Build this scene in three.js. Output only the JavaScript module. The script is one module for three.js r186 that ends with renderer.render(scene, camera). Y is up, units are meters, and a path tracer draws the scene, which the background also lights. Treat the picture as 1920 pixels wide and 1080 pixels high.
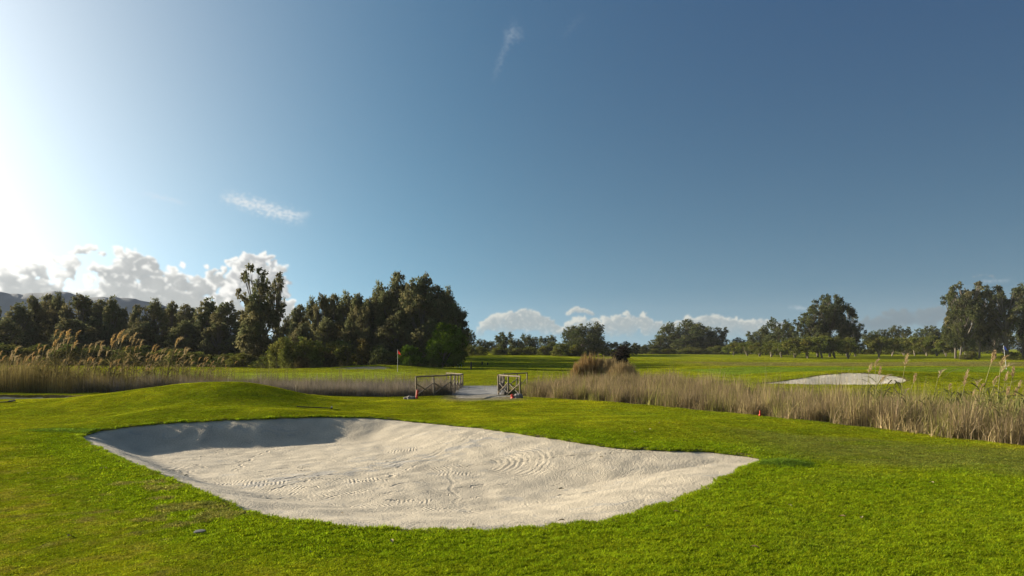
import * as THREE from 'three';
import { mergeGeometries } from 'three/addons/utils/BufferGeometryUtils.js';
import { createNoise2D } from 'simplex-noise';

// ------------------------------------------------------------------ camera, sky, sun, exposure
const R = Math.PI / 180, EYE = 2.4, F = 1274, HZ = 655;              // eye height (m); lens and horizon as read from the photograph
const scene = new THREE.Scene();
const camera = new THREE.PerspectiveCamera(2 * Math.atan(540 / F) / R, 1920 / 1080, 0.1, 6000);
camera.position.set(0, EYE, 0); camera.lookAt(0, EYE, -10);
camera.setViewOffset(1920, 1080, 0, -(HZ - 540), 1920, 1080);        // rising front: the horizon lies below the middle, verticals stay upright
const EXPOSURE = 2.2, SUN_AZ = -66 * R, SUN_EL = 15.5 * R;
const sunDir = new THREE.Vector3(Math.sin(SUN_AZ) * Math.cos(SUN_EL), Math.sin(SUN_EL), -Math.cos(SUN_AZ) * Math.cos(SUN_EL));
const renderer = new THREE.WebGLRenderer({ antialias: true });
renderer.setSize(1024, 576);
renderer.toneMapping = THREE.LinearToneMapping; renderer.toneMappingExposure = EXPOSURE;
renderer.shadowMap.enabled = true; renderer.shadowMap.type = THREE.PCFSoftShadowMap;
const sun = new THREE.DirectionalLight(new THREE.Color().setRGB(1, 0.885, 0.70), 4.8);
sun.position.copy(sunDir).multiplyScalar(400); sun.target.position.set(0, 0, -60);
sun.position.add(sun.target.position);
sun.castShadow = true; sun.shadow.mapSize.set(4096, 4096);
Object.assign(sun.shadow.camera, { left: -160, right: 160, top: 120, bottom: -120, near: 1, far: 900 });
scene.add(sun, sun.target);
scene.fog = new THREE.FogExp2(0xe6e9ea, 0.00011);

// ------------------------------------------------------------------ numbers
function rng(seed) { let a = seed >>> 0; return () => { a = (a + 0x6D2B79F5) | 0; let t = Math.imul(a ^ (a >>> 15), 1 | a); t = (t + Math.imul(t ^ (t >>> 7), 61 | t)) ^ t; return ((t ^ (t >>> 14)) >>> 0) / 4294967296; }; }
const noise = createNoise2D(rng(7)), noiseB = createNoise2D(rng(77));
const fbm = (x, y, o = 4) => { let s = 0, a = 0.5, f = 1; for (let i = 0; i < o; i++) { s += a * noise(x * f, y * f); f *= 2.03; a *= 0.5; } return s; };
const clamp = (v, a = 0, b = 1) => Math.min(b, Math.max(a, v)), lerp = (a, b, t) => a + (b - a) * t;
const sst = (a, b, v) => { const t = clamp((v - a) / (b - a)); return t * t * (3 - 2 * t); };
const mix3 = (a, b, t) => [lerp(a[0], b[0], t), lerp(a[1], b[1], t), lerp(a[2], b[2], t)];
const gauss = (v, s) => Math.exp(-(v * v) / (2 * s * s));
const at = (px, py, h = 0) => { const d = (EYE - h) * F / (py - HZ); return [(px - 960) / F * d, d]; };   // where a measured ground point at height h stands: [x, distance]

// ------------------------------------------------------------------ the sky: air, glow round the sun, clouds
{
  const W = 4096, Hh = 2048, data = new Float32Array(W * Hh * 4);
  const air = (az, el) => {
    const c = clamp(Math.sin(el) * Math.sin(SUN_EL) + Math.cos(el) * Math.cos(SUN_EL) * Math.cos(az - SUN_AZ), -1, 1), g = Math.acos(c) / R, e = Math.max(0, el / R);
    const m = Math.exp(-e / 11.5), z = Math.exp(-e / 3.2), G = 3.5 * Math.exp(-g / 17) * (0.72 + 1.9 * m) + 4 * Math.exp(-g / 7);
    const w = sst(62, 24, g), k = mix3([0.48, 0.97, 1.27], [0.98, 1.06, 1.08], w), low = 0.75 * (1 - Math.exp(-0.00011 * Math.min(700, 62 / Math.max(0.02, Math.sin(el)))));   // the haze near the ground is built, not part of this air
    const q = [0.030 + 0.168 * m + 0.14 * z + G * k[0], 0.070 + 0.285 * m + 0.085 * z + G * k[1], 0.172 + 0.275 * m + 0.03 * z + G * k[2]];
    return [Math.max(0.004, q[0] - low), Math.max(0.03, q[1] - low * 0.95), Math.max(0.05, q[2] - low * 0.85), g];
  };
  // clouds as heaps of puffs; coordinates are degrees of azimuth and elevation
  const deg = (px, py) => { const X = (px - 960) / F, Y = (HZ - py) / F; return [Math.atan(X) / R, Math.atan(Y / Math.hypot(1, X)) / R]; };
  const layers = [];
  const rc = rng(31);
  function heap(profile, base, n, rmin, rmax, o) {                    // profile: [az, top elevation] along the cloud
    const puffs = [];
    for (let i = 0; i < n; i++) {
      const a0 = profile[0][0], a1 = profile[profile.length - 1][0], az = lerp(a0, a1, rc());
      let k = 0; while (k < profile.length - 2 && profile[k + 1][0] < az) k++;
      const t = clamp((az - profile[k][0]) / (profile[k + 1][0] - profile[k][0])), top = lerp(profile[k][1], profile[k + 1][1], t);
      const q = rc(), rr = lerp(rmin, rmax, rc() * rc());
      const v = lerp(base, top - rr * 0.7, Math.pow(q, 0.75));
      puffs.push([az, v, rr * lerp(1, 0.75, q)]);
    }
    const xs = puffs.map((p) => p[0]), ys = puffs.map((p) => p[1]);
    layers.push({ puffs, x0: Math.min(...xs) - rmax * 1.6, x1: Math.max(...xs) + rmax * 1.6, y0: Math.min(...ys) - rmax * 1.6, y1: Math.max(...ys) + rmax * 1.6, ...o });
  }
  const prof = (pts) => pts.map(([x, y]) => deg(x, y));
  const bankR = { cut: 0.2, shade: [0.285, 0.35, 0.385], lit: [0.74, 0.73, 0.65], k: 1.0, soft: 0.5, alpha: 0.85, freq: 1.9, fill: 1.9 };
  heap(prof([[895, 612], [915, 590], [945, 579], [978, 576], [1008, 580], [1030, 594], [1052, 614]]), 1.6, 170, 0.35, 0.95, bankR);
  heap(prof([[1050, 606], [1080, 590], [1120, 596], [1145, 582], [1172, 578], [1205, 585], [1240, 600], [1270, 594], [1300, 588], [1345, 586], [1390, 595], [1430, 590], [1465, 606]]), 1.2, 380, 0.3, 0.85, bankR);
  heap(prof([[1058, 584], [1075, 575], [1095, 578], [1114, 588]]), 3.0, 30, 0.25, 0.5, bankR);
  heap(prof([[1560, 618], [1620, 590], [1680, 576], [1760, 566], [1860, 560], [1990, 566], [2150, 590]]), 1.5, 170, 0.4, 1.1, { shade: [0.155, 0.215, 0.265], lit: [0.20, 0.255, 0.29], k: 0.5, soft: 0.6, alpha: 0.8 });
  heap(prof([[1828, 516], [1838, 511], [1850, 516], [1862, 526]]), 5.0, 12, 0.12, 0.28, { shade: [0.2, 0.26, 0.3], lit: [0.36, 0.4, 0.41], k: 0.8, soft: 0.7, alpha: 0.6 });
  heap(prof([[-900, 540], [-700, 520], [-500, 505], [-300, 500], [-120, 492], [-40, 500], [20, 494], [80, 480], [125, 470], [165, 448], [195, 462], [240, 460], [275, 472], [310, 492], [345, 485], [385, 490], [415, 494], [440, 470], [470, 474], [495, 463], [518, 472], [530, 500], [545, 540]]), 1.6, 760, 0.4, 1.35, { cut: 0.22, shade: [0.30, 0.325, 0.335], lit: [1.05, 1.03, 0.97], k: 1.5, soft: 0.34, alpha: 0.96, fill: 5 });
  heap(prof([[422, 530], [436, 482], [462, 470], [498, 463], [518, 474], [530, 500], [536, 530]]), 3.6, 80, 0.4, 0.9, { cut: 0.2, shade: [0.32, 0.345, 0.37], lit: [1.0, 0.99, 0.95], k: 1.2, soft: 0.36, alpha: 0.95, freq: 1.2 });
  for (let i = 0; i < 14; i++) {                                      // the same low cumulus goes on round the horizon
    const a = 50 + i * 15 + rc() * 6, w = 8 + rc() * 10, t = 3.5 + rc() * 3;
    heap([[a, 2.5], [a + w * 0.3, t], [a + w * 0.6, t * 0.95], [a + w, 2.4]], 1.8, 90, 0.25, 0.9, bankR);
  }
  const wisps = [                                                     // thin streaks: [az, el, length, width, tilt, strength]
    [...deg(497, 390), 3.4, 0.52, -13, 0.85], [...deg(545, 403), 1.7, 0.22, 6, 0.55], [...deg(450, 378), 1.6, 0.26, -8, 0.6], [...deg(310, 372), 1.8, 0.16, -10, 0.4],
    [...deg(962, 66), 1.0, 0.5, 12, 0.13], [...deg(945, 95), 2.6, 0.28, 66, 0.09], [...deg(1075, 48), 1.4, 0.3, 40, 0.03], [...deg(1865, 527), 0.9, 0.12, 0, 0.3], [...deg(1495, 577), 0.8, 0.12, -6, 0.35], [...deg(400, 560), 5, 0.6, 4, 0.25],
  ];
  const field = (L, x, y) => {                                        // density: rounded heaps, billows on billows
    let t = 0;
    for (const p of L.puffs) { const dx = x - p[0], dy = (y - p[1]) * 1.15, q = 1 - (dx * dx + dy * dy) / (p[2] * p[2]); if (q > 0) t += q * q; }
    if (t <= 0) return -1;
    const k = L.freq ?? 1, b = Math.abs(noise(x * 0.38 * k + 3, y * 0.5 * k)), c = Math.abs(noiseB(x * 0.95 * k, y * 1.15 * k + 5)), d = Math.abs(noise(x * 2.3 * k + 8, y * 2.6 * k)), e = Math.abs(noiseB(x * 5.2 * k, y * 5.8 * k));
    return (1 - Math.exp(-t * 1.1)) * 1.0 + 0.42 * (b - 0.3) + 0.26 * (c - 0.3) + 0.13 * (d - 0.3) + 0.05 * (e - 0.3) - (L.cut ?? 0.3) + (L.fill ? 0.45 * sst(L.fill, L.fill - 2, y) : 0);
  };
  for (let j = 0; j < Hh; j++) {
    const el = ((j + 0.5) / Hh - 0.5) * Math.PI;
    for (let i = 0; i < W; i++) {
      const o = (j * W + i) * 4;
      if (el < -0.002) { data[o] = 0.10; data[o + 1] = 0.12; data[o + 2] = 0.11; data[o + 3] = 1; continue; }
      const th = ((i + 0.5) / W - 0.5) * 2 * Math.PI;                  // atan2(z, x)
      let az = Math.atan2(Math.cos(th), -Math.sin(th)) / R;            // 0 ahead (-z), positive to the right
      const e = el / R; let [r, g, b, gam] = air(az * R, el);
      if (e < 36) for (const w of wisps) {
        const dx = az - w[0], dy = e - w[1], c = Math.cos(w[4] * R), s = Math.sin(w[4] * R), u = dx * c + dy * s, v = -dx * s + dy * c;
        if (Math.abs(u) > w[2] || Math.abs(v) > w[3] * 3) continue;
        const n = fbm(az * 1.4 + 9, e * 3.2, 5), a = clamp((1 - (u / w[2]) ** 2)) * gauss(v + n * w[3] * 1.1, w[3] * 0.55) * sst(-0.35, 0.25, fbm(az * 2.1, e * 4.5 + 3, 4) + 0.2) * w[5];
        r = lerp(r, Math.max(r, 0.78), a); g = lerp(g, Math.max(g, 0.82), a); b = lerp(b, Math.max(b, 0.84), a);
      }
      if (e < 12) for (const L of layers) {
        if (az < L.x0 || az > L.x1 || e < L.y0 || e > L.y1) continue;
        const wx = az + 0.3 * noise(az * 0.5, e * 0.7) + 0.1 * noise(az * 1.7, e * 1.9), wy = e + 0.22 * noise(az * 0.5 + 40, e * 0.7) + 0.08 * noise(az * 1.9 + 9, e * 1.9);
        const D = field(L, wx, wy); if (D <= 0) continue;
        const sx = SUN_AZ / R - az, sy = 3.2 * (SUN_EL / R - e), sl = Math.hypot(sx, sy), ux = sx / sl, uy = sy / sl;
        let tau = 0; for (const q of [0.12, 0.28, 0.5, 0.8]) tau += Math.max(0, field(L, wx + ux * q, wy + uy * q));   // how much cloud lies towards the sun
        const lit = clamp(1.3 * Math.exp(-tau * 1.1) + 0.06 + 0.1 * D + 0.75 * sst(0.1, 0.75, noise(wx * 1.15 * (L.freq ?? 1) + 17, wy * 1.5 * (L.freq ?? 1)) + 0.35 * noiseB(wx * 3.1, wy * 3.6)) * sst(1.2, 0.3, D), 0, 1);
        let c = mix3(L.shade, L.lit, lit);
        const veil = Math.exp(-gam / 17) * 1.0; c = [c[0] + veil * 0.42, c[1] + veil * 0.42, c[2] + veil * 0.41];
        const a = sst(0, L.soft, D) * L.alpha * sst(0.4, 2.2, e + 0.3 * noise(az * 0.7, 3));
        r = lerp(r, c[0], a); g = lerp(g, c[1], a); b = lerp(b, c[2], a);
      }
      data[o] = r / EXPOSURE; data[o + 1] = g / EXPOSURE; data[o + 2] = b / EXPOSURE; data[o + 3] = 1;
    }
  }
  const t = new THREE.DataTexture(data, W, Hh, THREE.RGBAFormat, THREE.FloatType);
  t.mapping = THREE.EquirectangularReflectionMapping; t.magFilter = t.minFilter = THREE.LinearFilter; t.needsUpdate = true;
  scene.background = t; scene.environment = t;
}

// ------------------------------------------------------------------ helpers for meshes, names and labels
const taken = {};
function numbered(n) { const k = taken[n] = (taken[n] ?? -1) + 1; return k ? `${n}_${String(k).padStart(3, '0')}` : n; }
function tag(o, label, category, group) { o.userData = { label, category }; if (group) o.userData.group = group; return o; }
function structure(o, name, label) { o.name = numbered(name); o.userData = { kind: 'structure', label, category: name.replace(/_/g, ' ') }; scene.add(o); return o; }
function stuff(o, name, label, category) { o.name = numbered(name); o.userData = { kind: 'stuff', label, category }; scene.add(o); return o; }
function thing(name, label, category, [x, y, z], turn = 0, group) { const o = new THREE.Group(); o.name = numbered(name); o.position.set(x, y, z); o.rotation.y = turn; scene.add(o); return tag(o, label, category, group); }
function part(name, geometry, m, parent) { const o = new THREE.Mesh(geometry, m); o.name = name; parent.add(o); return o; }
function copyOf(o, label, group) { const c = o.clone(); c.name = numbered(o.name.replace(/_\d{3}$/, '')); c.userData = { ...o.userData, label: label ?? o.userData.label }; if (group) c.userData.group = group; scene.add(c); return c; }
const V = (x, y, z) => new THREE.Vector3(x, y, z);
const rgb = (a) => new THREE.Color().setRGB(...a);
const std = (c, rough = 0.9, o = {}) => new THREE.MeshStandardMaterial({ color: rgb(c), roughness: rough, ...o });

class Soup {                                                          // faces collected into one mesh, with a colour per corner
  constructor() { this.p = []; this.c = []; this.i = []; }
  v(x, y, z, c) { this.p.push(x, y, z); this.c.push(c[0], c[1], c[2]); return this.p.length / 3 - 1; }
  tri(a, b, c) { this.i.push(a, b, c); }
  quad(a, b, c, d) { this.i.push(a, b, c, a, c, d); }
  tube(pts, radii, col, sides = 6) {                                  // a tapered limb through points
    const ring = [], up = V(0, 1, 0), t = V(0, 0, 0), u = V(0, 0, 0), w = V(0, 0, 0);
    for (let k = 0; k < pts.length; k++) {
      t.copy(pts[Math.min(k + 1, pts.length - 1)]).sub(pts[Math.max(k - 1, 0)]).normalize();
      u.crossVectors(Math.abs(t.y) > 0.9 ? V(1, 0, 0) : up, t).normalize(); w.crossVectors(t, u);
      const row = [];
      for (let s = 0; s < sides; s++) { const a = s / sides * 2 * Math.PI, r = radii[k]; row.push(this.v(pts[k].x + (u.x * Math.cos(a) + w.x * Math.sin(a)) * r, pts[k].y + (u.y * Math.cos(a) + w.y * Math.sin(a)) * r, pts[k].z + (u.z * Math.cos(a) + w.z * Math.sin(a)) * r, typeof col === 'function' ? col(k, s) : col)); }
      ring.push(row);
    }
    for (let k = 0; k + 1 < ring.length; k++) for (let s = 0; s < sides; s++) { const n = (s + 1) % sides; this.quad(ring[k][s], ring[k][n], ring[k + 1][n], ring[k + 1][s]); }
    for (const [row, f] of [[ring[0], 1], [ring[ring.length - 1], 0]]) for (let s = 1; s + 1 < sides; s++) f ? this.tri(row[0], row[s + 1], row[s]) : this.tri(row[0], row[s], row[s + 1]);
  }
  geometry(smooth) {
    const g = new THREE.BufferGeometry();
    g.setAttribute('position', new THREE.Float32BufferAttribute(this.p, 3)); g.setAttribute('color', new THREE.Float32BufferAttribute(this.c, 3)); g.setIndex(this.i);
    if (smooth) g.computeVertexNormals();
    return g;
  }
}
const vmat = (o = {}) => new THREE.MeshPhysicalMaterial({ vertexColors: true, roughness: 0.9, specularIntensity: 0.1, ...o });
const leafMat = (t = 0.35, rough = 1) => new THREE.MeshPhysicalMaterial({ vertexColors: true, roughness: rough, transmission: t, thickness: 0, side: THREE.DoubleSide, specularIntensity: 0 });

// ------------------------------------------------------------------ the lie of the land (x to the right, d away from the camera; z = -d)
function polyline(pts, closed) { const c = new THREE.CatmullRomCurve3(pts.map(([x, d]) => V(x, 0, d)), closed, 'centripetal'); return c.getSpacedPoints(closed ? 420 : 160).map((p) => [p.x, p.z]); }
function signedDistance(poly) {
  let bx0 = 1e9, bx1 = -1e9, bd0 = 1e9, bd1 = -1e9; for (const [x, d] of poly) { bx0 = Math.min(bx0, x); bx1 = Math.max(bx1, x); bd0 = Math.min(bd0, d); bd1 = Math.max(bd1, d); }
  const f = (x, d) => {                                               // negative inside; f.n is the nearest point of the outline
    if (x < bx0 - 4 || x > bx1 + 4 || d < bd0 - 4 || d > bd1 + 4) return 9;
    let best = 1e9, inside = false;
    for (let k = 0, j = poly.length - 1; k < poly.length; j = k++) {
      const [ax, ad] = poly[j], [cx, cd] = poly[k], ex = cx - ax, ed = cd - ad, t = clamp(((x - ax) * ex + (d - ad) * ed) / (ex * ex + ed * ed + 1e-12)), qx = ax + ex * t, qd = ad + ed * t, dist = Math.hypot(x - qx, d - qd);
      if (dist < best) { best = dist; f.n = [qx, qd]; }
      if ((cd > d) !== (ad > d) && x < (ax - cx) * (d - cd) / (ad - cd) + cx) inside = !inside;
    }
    return inside ? -best : best;
  };
  f.box = [bx0, bx1, bd0, bd1]; return f;
}
function gridded(f, x0, x1, d0, d1, step, out) {                       // the same field, looked up on a grid; exact near its zero line
  const nx = Math.ceil((x1 - x0) / step) + 1, nd = Math.ceil((d1 - d0) / step) + 1, a = new Float32Array(nx * nd).fill(NaN), get = (i, j) => { const k = j * nx + i; if (a[k] !== a[k]) a[k] = f(x0 + i * step, d0 + j * step); return a[k]; };
  const g = (x, d) => {
    const u = (x - x0) / step, v = (d - d0) / step, i = Math.floor(u), j = Math.floor(v); if (i < 0 || j < 0 || i >= nx - 1 || j >= nd - 1) return out === undefined ? f(x, d) : out;
    const fu = u - i, fv = v - j; return (get(i, j) * (1 - fu) + get(i + 1, j) * fu) * (1 - fv) + (get(i, j + 1) * (1 - fu) + get(i + 1, j + 1) * fu) * fv;
  };
  return g;
}
const ditchLine = polyline([[-75, 41.5], [-40, 40.5], [-25, 40.2], [-14, 38.8], [-8, 38.4], [-3, 39.8], [0.5, 39.2], [4, 36.2], [7.5, 33], [10.5, 29], [13, 25], [15, 21.5], [17.2, 17], [20, 11], [24, 2], [28, -10]]);
const ditchDist = gridded(ditchExact, -90, 60, -20, 60, 0.25, 50);
function ditchExact(x, d) { let b = 1e9; for (const [px, pd] of ditchLine) { const q = (x - px) ** 2 + (d - pd) ** 2; if (q < b) b = q; } return Math.sqrt(b); }
const pathLine = [[-1.3, 32.6], [-1.75, 35], [-1.9, 37], [-1.85, 40], [-1.85, 43], [-1.7, 45.5]];
function land(x, d) {                                                 // before bunkers are dug
  let h = 0.05 * noise(x * 0.09, d * 0.09) * sst(4, 12, Math.hypot(x, d - 12)) + 0.018 * noise(x * 0.4 + 5, d * 0.4);
  h += 1.0 * gauss(d - 29.3, d < 29.3 ? 2.7 : 2.6) * gauss(x + 12.2, x < -12.2 ? 3.8 : 2.25);
  h += 0.27 * gauss(d - 23.4 - 0.08 * (x + 9), 1.3) * sst(-1.5, -8.5, x) * sst(-14.5, -12, x);       // raised lip at the back of the near bunker
  h += 0.10 * sst(-11, -16, x) * gauss(d - 31, 6);
  h += 0.16 * gauss(x - 4.2, 3) * gauss(d - 20.5, 2.2);                // soft swells on the right
  h += 0.45 * sst(47, 55, d) * sst(92, 76, d) * sst(14, 26, x) * sst(75, 50, x);                   // raised green on the right
  h += 0.34 * gauss(d - 52.8, 2.6) * gauss(x - 27.8, 3.8);
  h += 0.5 * gauss(d - 81, 2.0) * gauss(x + 16, 5.5);                // bank behind the left green
  h += 1.05 * sst(110, 260, d) + 1.3 * sst(300, 900, d) + 0.12 * noise(x * 0.02, d * 0.02) * sst(60, 120, d);
  const q = ditchDist(x, d), ap = gauss(x + 1.85, 1.5) * gauss(d - 40, 4.5);
  if (q < 6) h -= 0.62 * sst(4.0, 1.5, q) * (1 - 0.0 * ap);
  h -= 0.2 * gauss(d - 44.5, 3.2) * gauss(x + 1.8, 6);
  return h;
}
const rim = [[150, 815, .12], [190, 845, .05], [232, 864, .03], [290, 888, 0], [370, 921, 0], [430, 947, 0], [500, 968, 0], [580, 980, 0], [660, 987, 0], [760, 993, 0], [860, 995, 0], [960, 992, 0], [1060, 984, 0], [1150, 972, 0], [1230, 952, 0], [1300, 925, 0], [1360, 895, 0], [1410, 872, 0], [1437, 860, 0], [1400, 852, 0], [1340, 845, 0], [1270, 842, 0], [1200, 840, 0], [1150, 836, 0], [1100, 829, 0], [1040, 820, 0], [980, 811, 0], [920, 803, 0], [860, 797, 0], [800, 791, 0], [740, 785, 0], [680, 781, .02], [620, 780, .06], [560, 781, .1], [500, 783, .14], [440, 785, .18], [380, 788, .2], [320, 791, .2], [260, 796, .18], [200, 804, .15]].map(([px, py, h]) => { let q = at(px, py, h); for (let n = 0; n < 12; n++) { const p = at(px, py, land(...q)); q = [lerp(q[0], p[0], 0.5), lerp(q[1], p[1], 0.5)]; } return q; });
const ragged = (poly, k) => poly.map(([x, d], i) => { const a = poly[(i + 1) % poly.length], b = poly[(i - 1 + poly.length) % poly.length], l = Math.hypot(a[0] - b[0], a[1] - b[1]) || 1, n = k * (noise(x * 1.9, d * 1.9) + 0.8 * noiseB(x * 5.5, d * 5.5)); return [x + (a[1] - b[1]) / l * n, d - (a[0] - b[0]) / l * n]; });
const bunkers = [
  { poly: ragged(polyline(rim, true), 0.065), depth: 0.52, w: 2.3, name: 'near' },
  { poly: polyline([[17.4, 47.6], [19.8, 46.7], [22.8, 46.2], [25.6, 46.9], [28, 48.4], [28.8, 50], [27, 51.6], [24, 52], [21.2, 50.8], [19, 49.2]], true), depth: 0.36, w: 2.4, name: 'far' },
  { poly: polyline([[-30, 31.6], [-26, 31.4], [-22.5, 31.9], [-19.8, 33], [-22, 34.4], [-26, 34.9], [-30, 34.6]], true), depth: 0.8, w: 0.8, name: 'left' },
  { poly: polyline([[-20.5, 78.4], [-18, 77.8], [-15.5, 77.7], [-14, 78.3], [-14.6, 79.2], [-16.5, 79.7], [-19, 79.6]], true), depth: 1.0, w: 0.8, name: 'green' },
];
for (const b of bunkers) { const exact = signedDistance(b.poly), [x0, x1, d0, d1] = exact.box, fast = gridded(exact, x0 - 3.8, x1 + 3.8, d0 - 3.8, d1 + 3.8, 0.12, 9); b.exact = exact; b.sd = (x, d) => { const v = fast(x, d); return Math.abs(v) < 0.2 ? exact(x, d) : v; }; b.box = exact.box; }
function sandBase(b, x, d, s) {                                       // s: metres inside the outline
  const h = land(x, d) - 0.045;
  if (b.name === 'near') { const w = lerp(3.2, 1.7, sst(0, -7, x)); return h - (0.34 + 0.21 * sst(-2, -8, x)) * sst(0, w, s) - 0.06 * sst(1, 6, s); }
  if (b.name === 'far') return h - 0.22 * sst(0, lerp(4.5, 2.4, sst(19, 25, x)), s);
  return h - b.depth * Math.min(1, s / b.w);
}
function ground(x, d) {
  const h = land(x, d);
  for (const b of bunkers) { const s = b.sd(x, d); if (s < -0.05) return sandBase(b, x, d, -s) - 0.12; }
  return h;
}

// ------------------------------------------------------------------ colours of the turf (albedo)
const nearSd = bunkers[0].sd;
function turf(x, d) {
  const n = fbm(x * 0.35, d * 0.35, 4), f = fbm(x * 1.7 + 30, d * 1.7, 3), big = fbm(x * 0.07 + 3, d * 0.07, 3);
  let c = mix3([0.160, 0.182, 0.007], [0.238, 0.246, 0.010], sst(-0.5, 0.6, n + 0.4 * big));
  c = mix3(c, [0.135, 0.176, 0.008], 0.42 * sst(-0.15, 0.35, fbm(x * 0.035 + 12, d * 0.05, 3)));
  const s = nearSd(x, d), rough = Math.max(sst(2.6, 0.6, s + 0.5 * n), 0.85 * sst(12.5, 10.5, d + 0.9 * n - 0.28 * x) * sst(-3.5, 0, x + n));
  c = mix3(c, [0.122, 0.172, 0.005], rough * 0.85 * sst(24, 18, d));
  const dry = sst(0.16, 0.5, f + 0.3 * n + 0.18) * sst(-1, -4.5, x) * sst(22, 14, d) * (1 - rough);
  c = mix3(c, [0.225, 0.20, 0.03], dry * 0.6);
  const bare = sst(0.36, 0.62, fbm(x * 1.1 + 8, d * 1.1, 3) + 0.5 * (gauss(x + 4.9, 0.9) * gauss(d - 10.2, 0.8) + gauss(x + 6.3, .8) * gauss(d - 12.2, .5))) * sst(-3, -4, x) * sst(14, 12, d);
  c = mix3(c, [0.185, 0.14, 0.06], bare * 0.5);
  const strip = sst(-0.9, 0.5, -Math.abs(d - (16.9 - 0.5 * (x - 7))) + 2.2 + 0.6 * n) * sst(5, 7.5, x);                       // mown walk on the right
  c = mix3(c, [0.135, 0.152, 0.026], strip * 0.9);
  c = mix3(c, [0.135, 0.175, 0.010], sst(0.1, 0.5, fbm(x * 0.22 + 50, d * 0.5, 3)) * 0.6 * sst(0, 3, x) * sst(40, 30, d));
  c = mix3(c, [0.135, 0.20, 0.022], sst(57, 60, d) * sst(76, 72, d) * sst(17, 20, x) * 0.85);        // putting green on the right
  c = mix3(c, [0.22, 0.265, 0.025], sst(53, 55, d) * sst(72, 69, d) * sst(-9, -11, x) * sst(-60, -40, x) * 0.8);      // putting green on the left
  c = mix3(c, [0.17, 0.145, 0.06], sst(92, 100, d) * sst(135, 118, d) * sst(24, 36, x) * 0.7);        // dry rough beyond it
  const q = ditchDist(x, d); c = mix3(c, [0.12, 0.105, 0.05], sst(4.3, 3.2, q) * 0.75);
  const px = pathX(d), track = sst(2.3, 1.3, Math.abs(x - px) + 0.5 * f) * sst(31.4, 33, d) * sst(48.5, 46, d);
  c = mix3(c, [0.20, 0.17, 0.115], track * 0.85);
  return c;
}
function pathX(d) { for (let k = 1; k < pathLine.length; k++) if (d <= pathLine[k][1]) return lerp(pathLine[k - 1][0], pathLine[k][0], clamp((d - pathLine[k - 1][1]) / (pathLine[k][1] - pathLine[k - 1][1]))); return -1.7; }

// fine grain for soil, concrete and sand, tiling
function grainTexture(size, lo, hi, seed, freq = 6, srgb = true) {
  const d = new Uint8Array(size * size * 4), n = createNoise2D(rng(seed)), r = rng(seed + 1);
  const tn = (u, v, f) => { const a = n(u * f, v * f), b = n((u - 1) * f, v * f), c = n(u * f, (v - 1) * f), e = n((u - 1) * f, (v - 1) * f); return lerp(lerp(a, b, u), lerp(c, e, u), v); };
  for (let j = 0; j < size; j++) for (let i = 0; i < size; i++) {
    const u = i / size, v = j / size, s = 0.5 + 0.3 * tn(u, v, freq) + 0.2 * tn(u, v, freq * 4) + 0.2 * tn(u, v, freq * 13) + (r() - 0.5) * 0.4, q = Math.round(255 * lerp(lo, hi, clamp(s)));
    d.set([q, q, q, 255], (j * size + i) * 4);
  }
  const t = new THREE.DataTexture(d, size, size); t.wrapS = t.wrapT = THREE.RepeatWrapping; t.magFilter = THREE.LinearFilter; if (srgb) t.colorSpace = THREE.SRGBColorSpace; t.needsUpdate = true; return t;
}

// ------------------------------------------------------------------ the ground: one sheet to the horizon
{
  const axis = (stops) => { const out = []; for (const [a, b, s0, s1] of stops) { let v = a; while (v < b - 1e-6) { out.push(v); v += lerp(s0, s1, clamp((v - a) / (b - a))) ; } } out.push(stops[stops.length - 1][1]); return out; };
  const xs = [...axis([[0, 7, 0.11, 0.11], [7, 32, 0.14, 0.6], [32, 120, 0.8, 7], [120, 640, 10, 60]])];
  const xl = axis([[0, 14, 0.11, 0.11], [14, 34, 0.14, 0.5], [34, 120, 0.7, 7], [120, 640, 10, 60]]).slice(1).map((v) => -v).reverse();
  const X = [...xl, ...xs];
  const D = [-400, -120, -40, -14, -5, 0, 3, ...axis([[5, 27, 0.11, 0.11], [27, 56, 0.13, 0.5], [56, 130, 0.6, 3], [130, 960, 4, 60]])];
  const p = [], c = [], uv = [], idx = [];
  for (const d0 of D) for (const x0 of X) {
    let x = x0, d = d0;
    for (const b of bunkers) { const s = b.sd(x, d), cell = b.name === 'near' ? 0.07 : b.name === 'green' ? 0 : 0.2; if (Math.abs(s) < cell && (b.exact(x, d), true)) { [x, d] = b.exact.n; } }
    p.push(x, ground(x, d), -d); const rimSoil = bunkers.some((b) => Math.abs(b.sd(x, d)) < 0.09); c.push(...(rimSoil ? [0.20, 0.15, 0.09] : turf(x, d).map((v) => v * 1.75))); uv.push(x / 2.3, d / 2.3);
  }
  for (let j = 0; j + 1 < D.length; j++) for (let i = 0; i + 1 < X.length; i++) { const a = j * X.length + i, b = a + 1, e = a + X.length, f = e + 1; idx.push(a, b, f, a, f, e); }
  const g = new THREE.BufferGeometry(); g.setAttribute('position', new THREE.Float32BufferAttribute(p, 3)); g.setAttribute('color', new THREE.Float32BufferAttribute(c, 3)); g.setAttribute('uv', new THREE.Float32BufferAttribute(uv, 2)); g.setIndex(idx); g.computeVertexNormals();
  structure(new THREE.Mesh(g, vmat({ map: grainTexture(1024, 0.62, 1.0, 3, 9), bumpMap: grainTexture(512, 0, 1, 5, 14, false), bumpScale: 0.03, roughness: 1, specularIntensity: 0 })), 'ground', 'green mown turf of the golf course');
}

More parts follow.
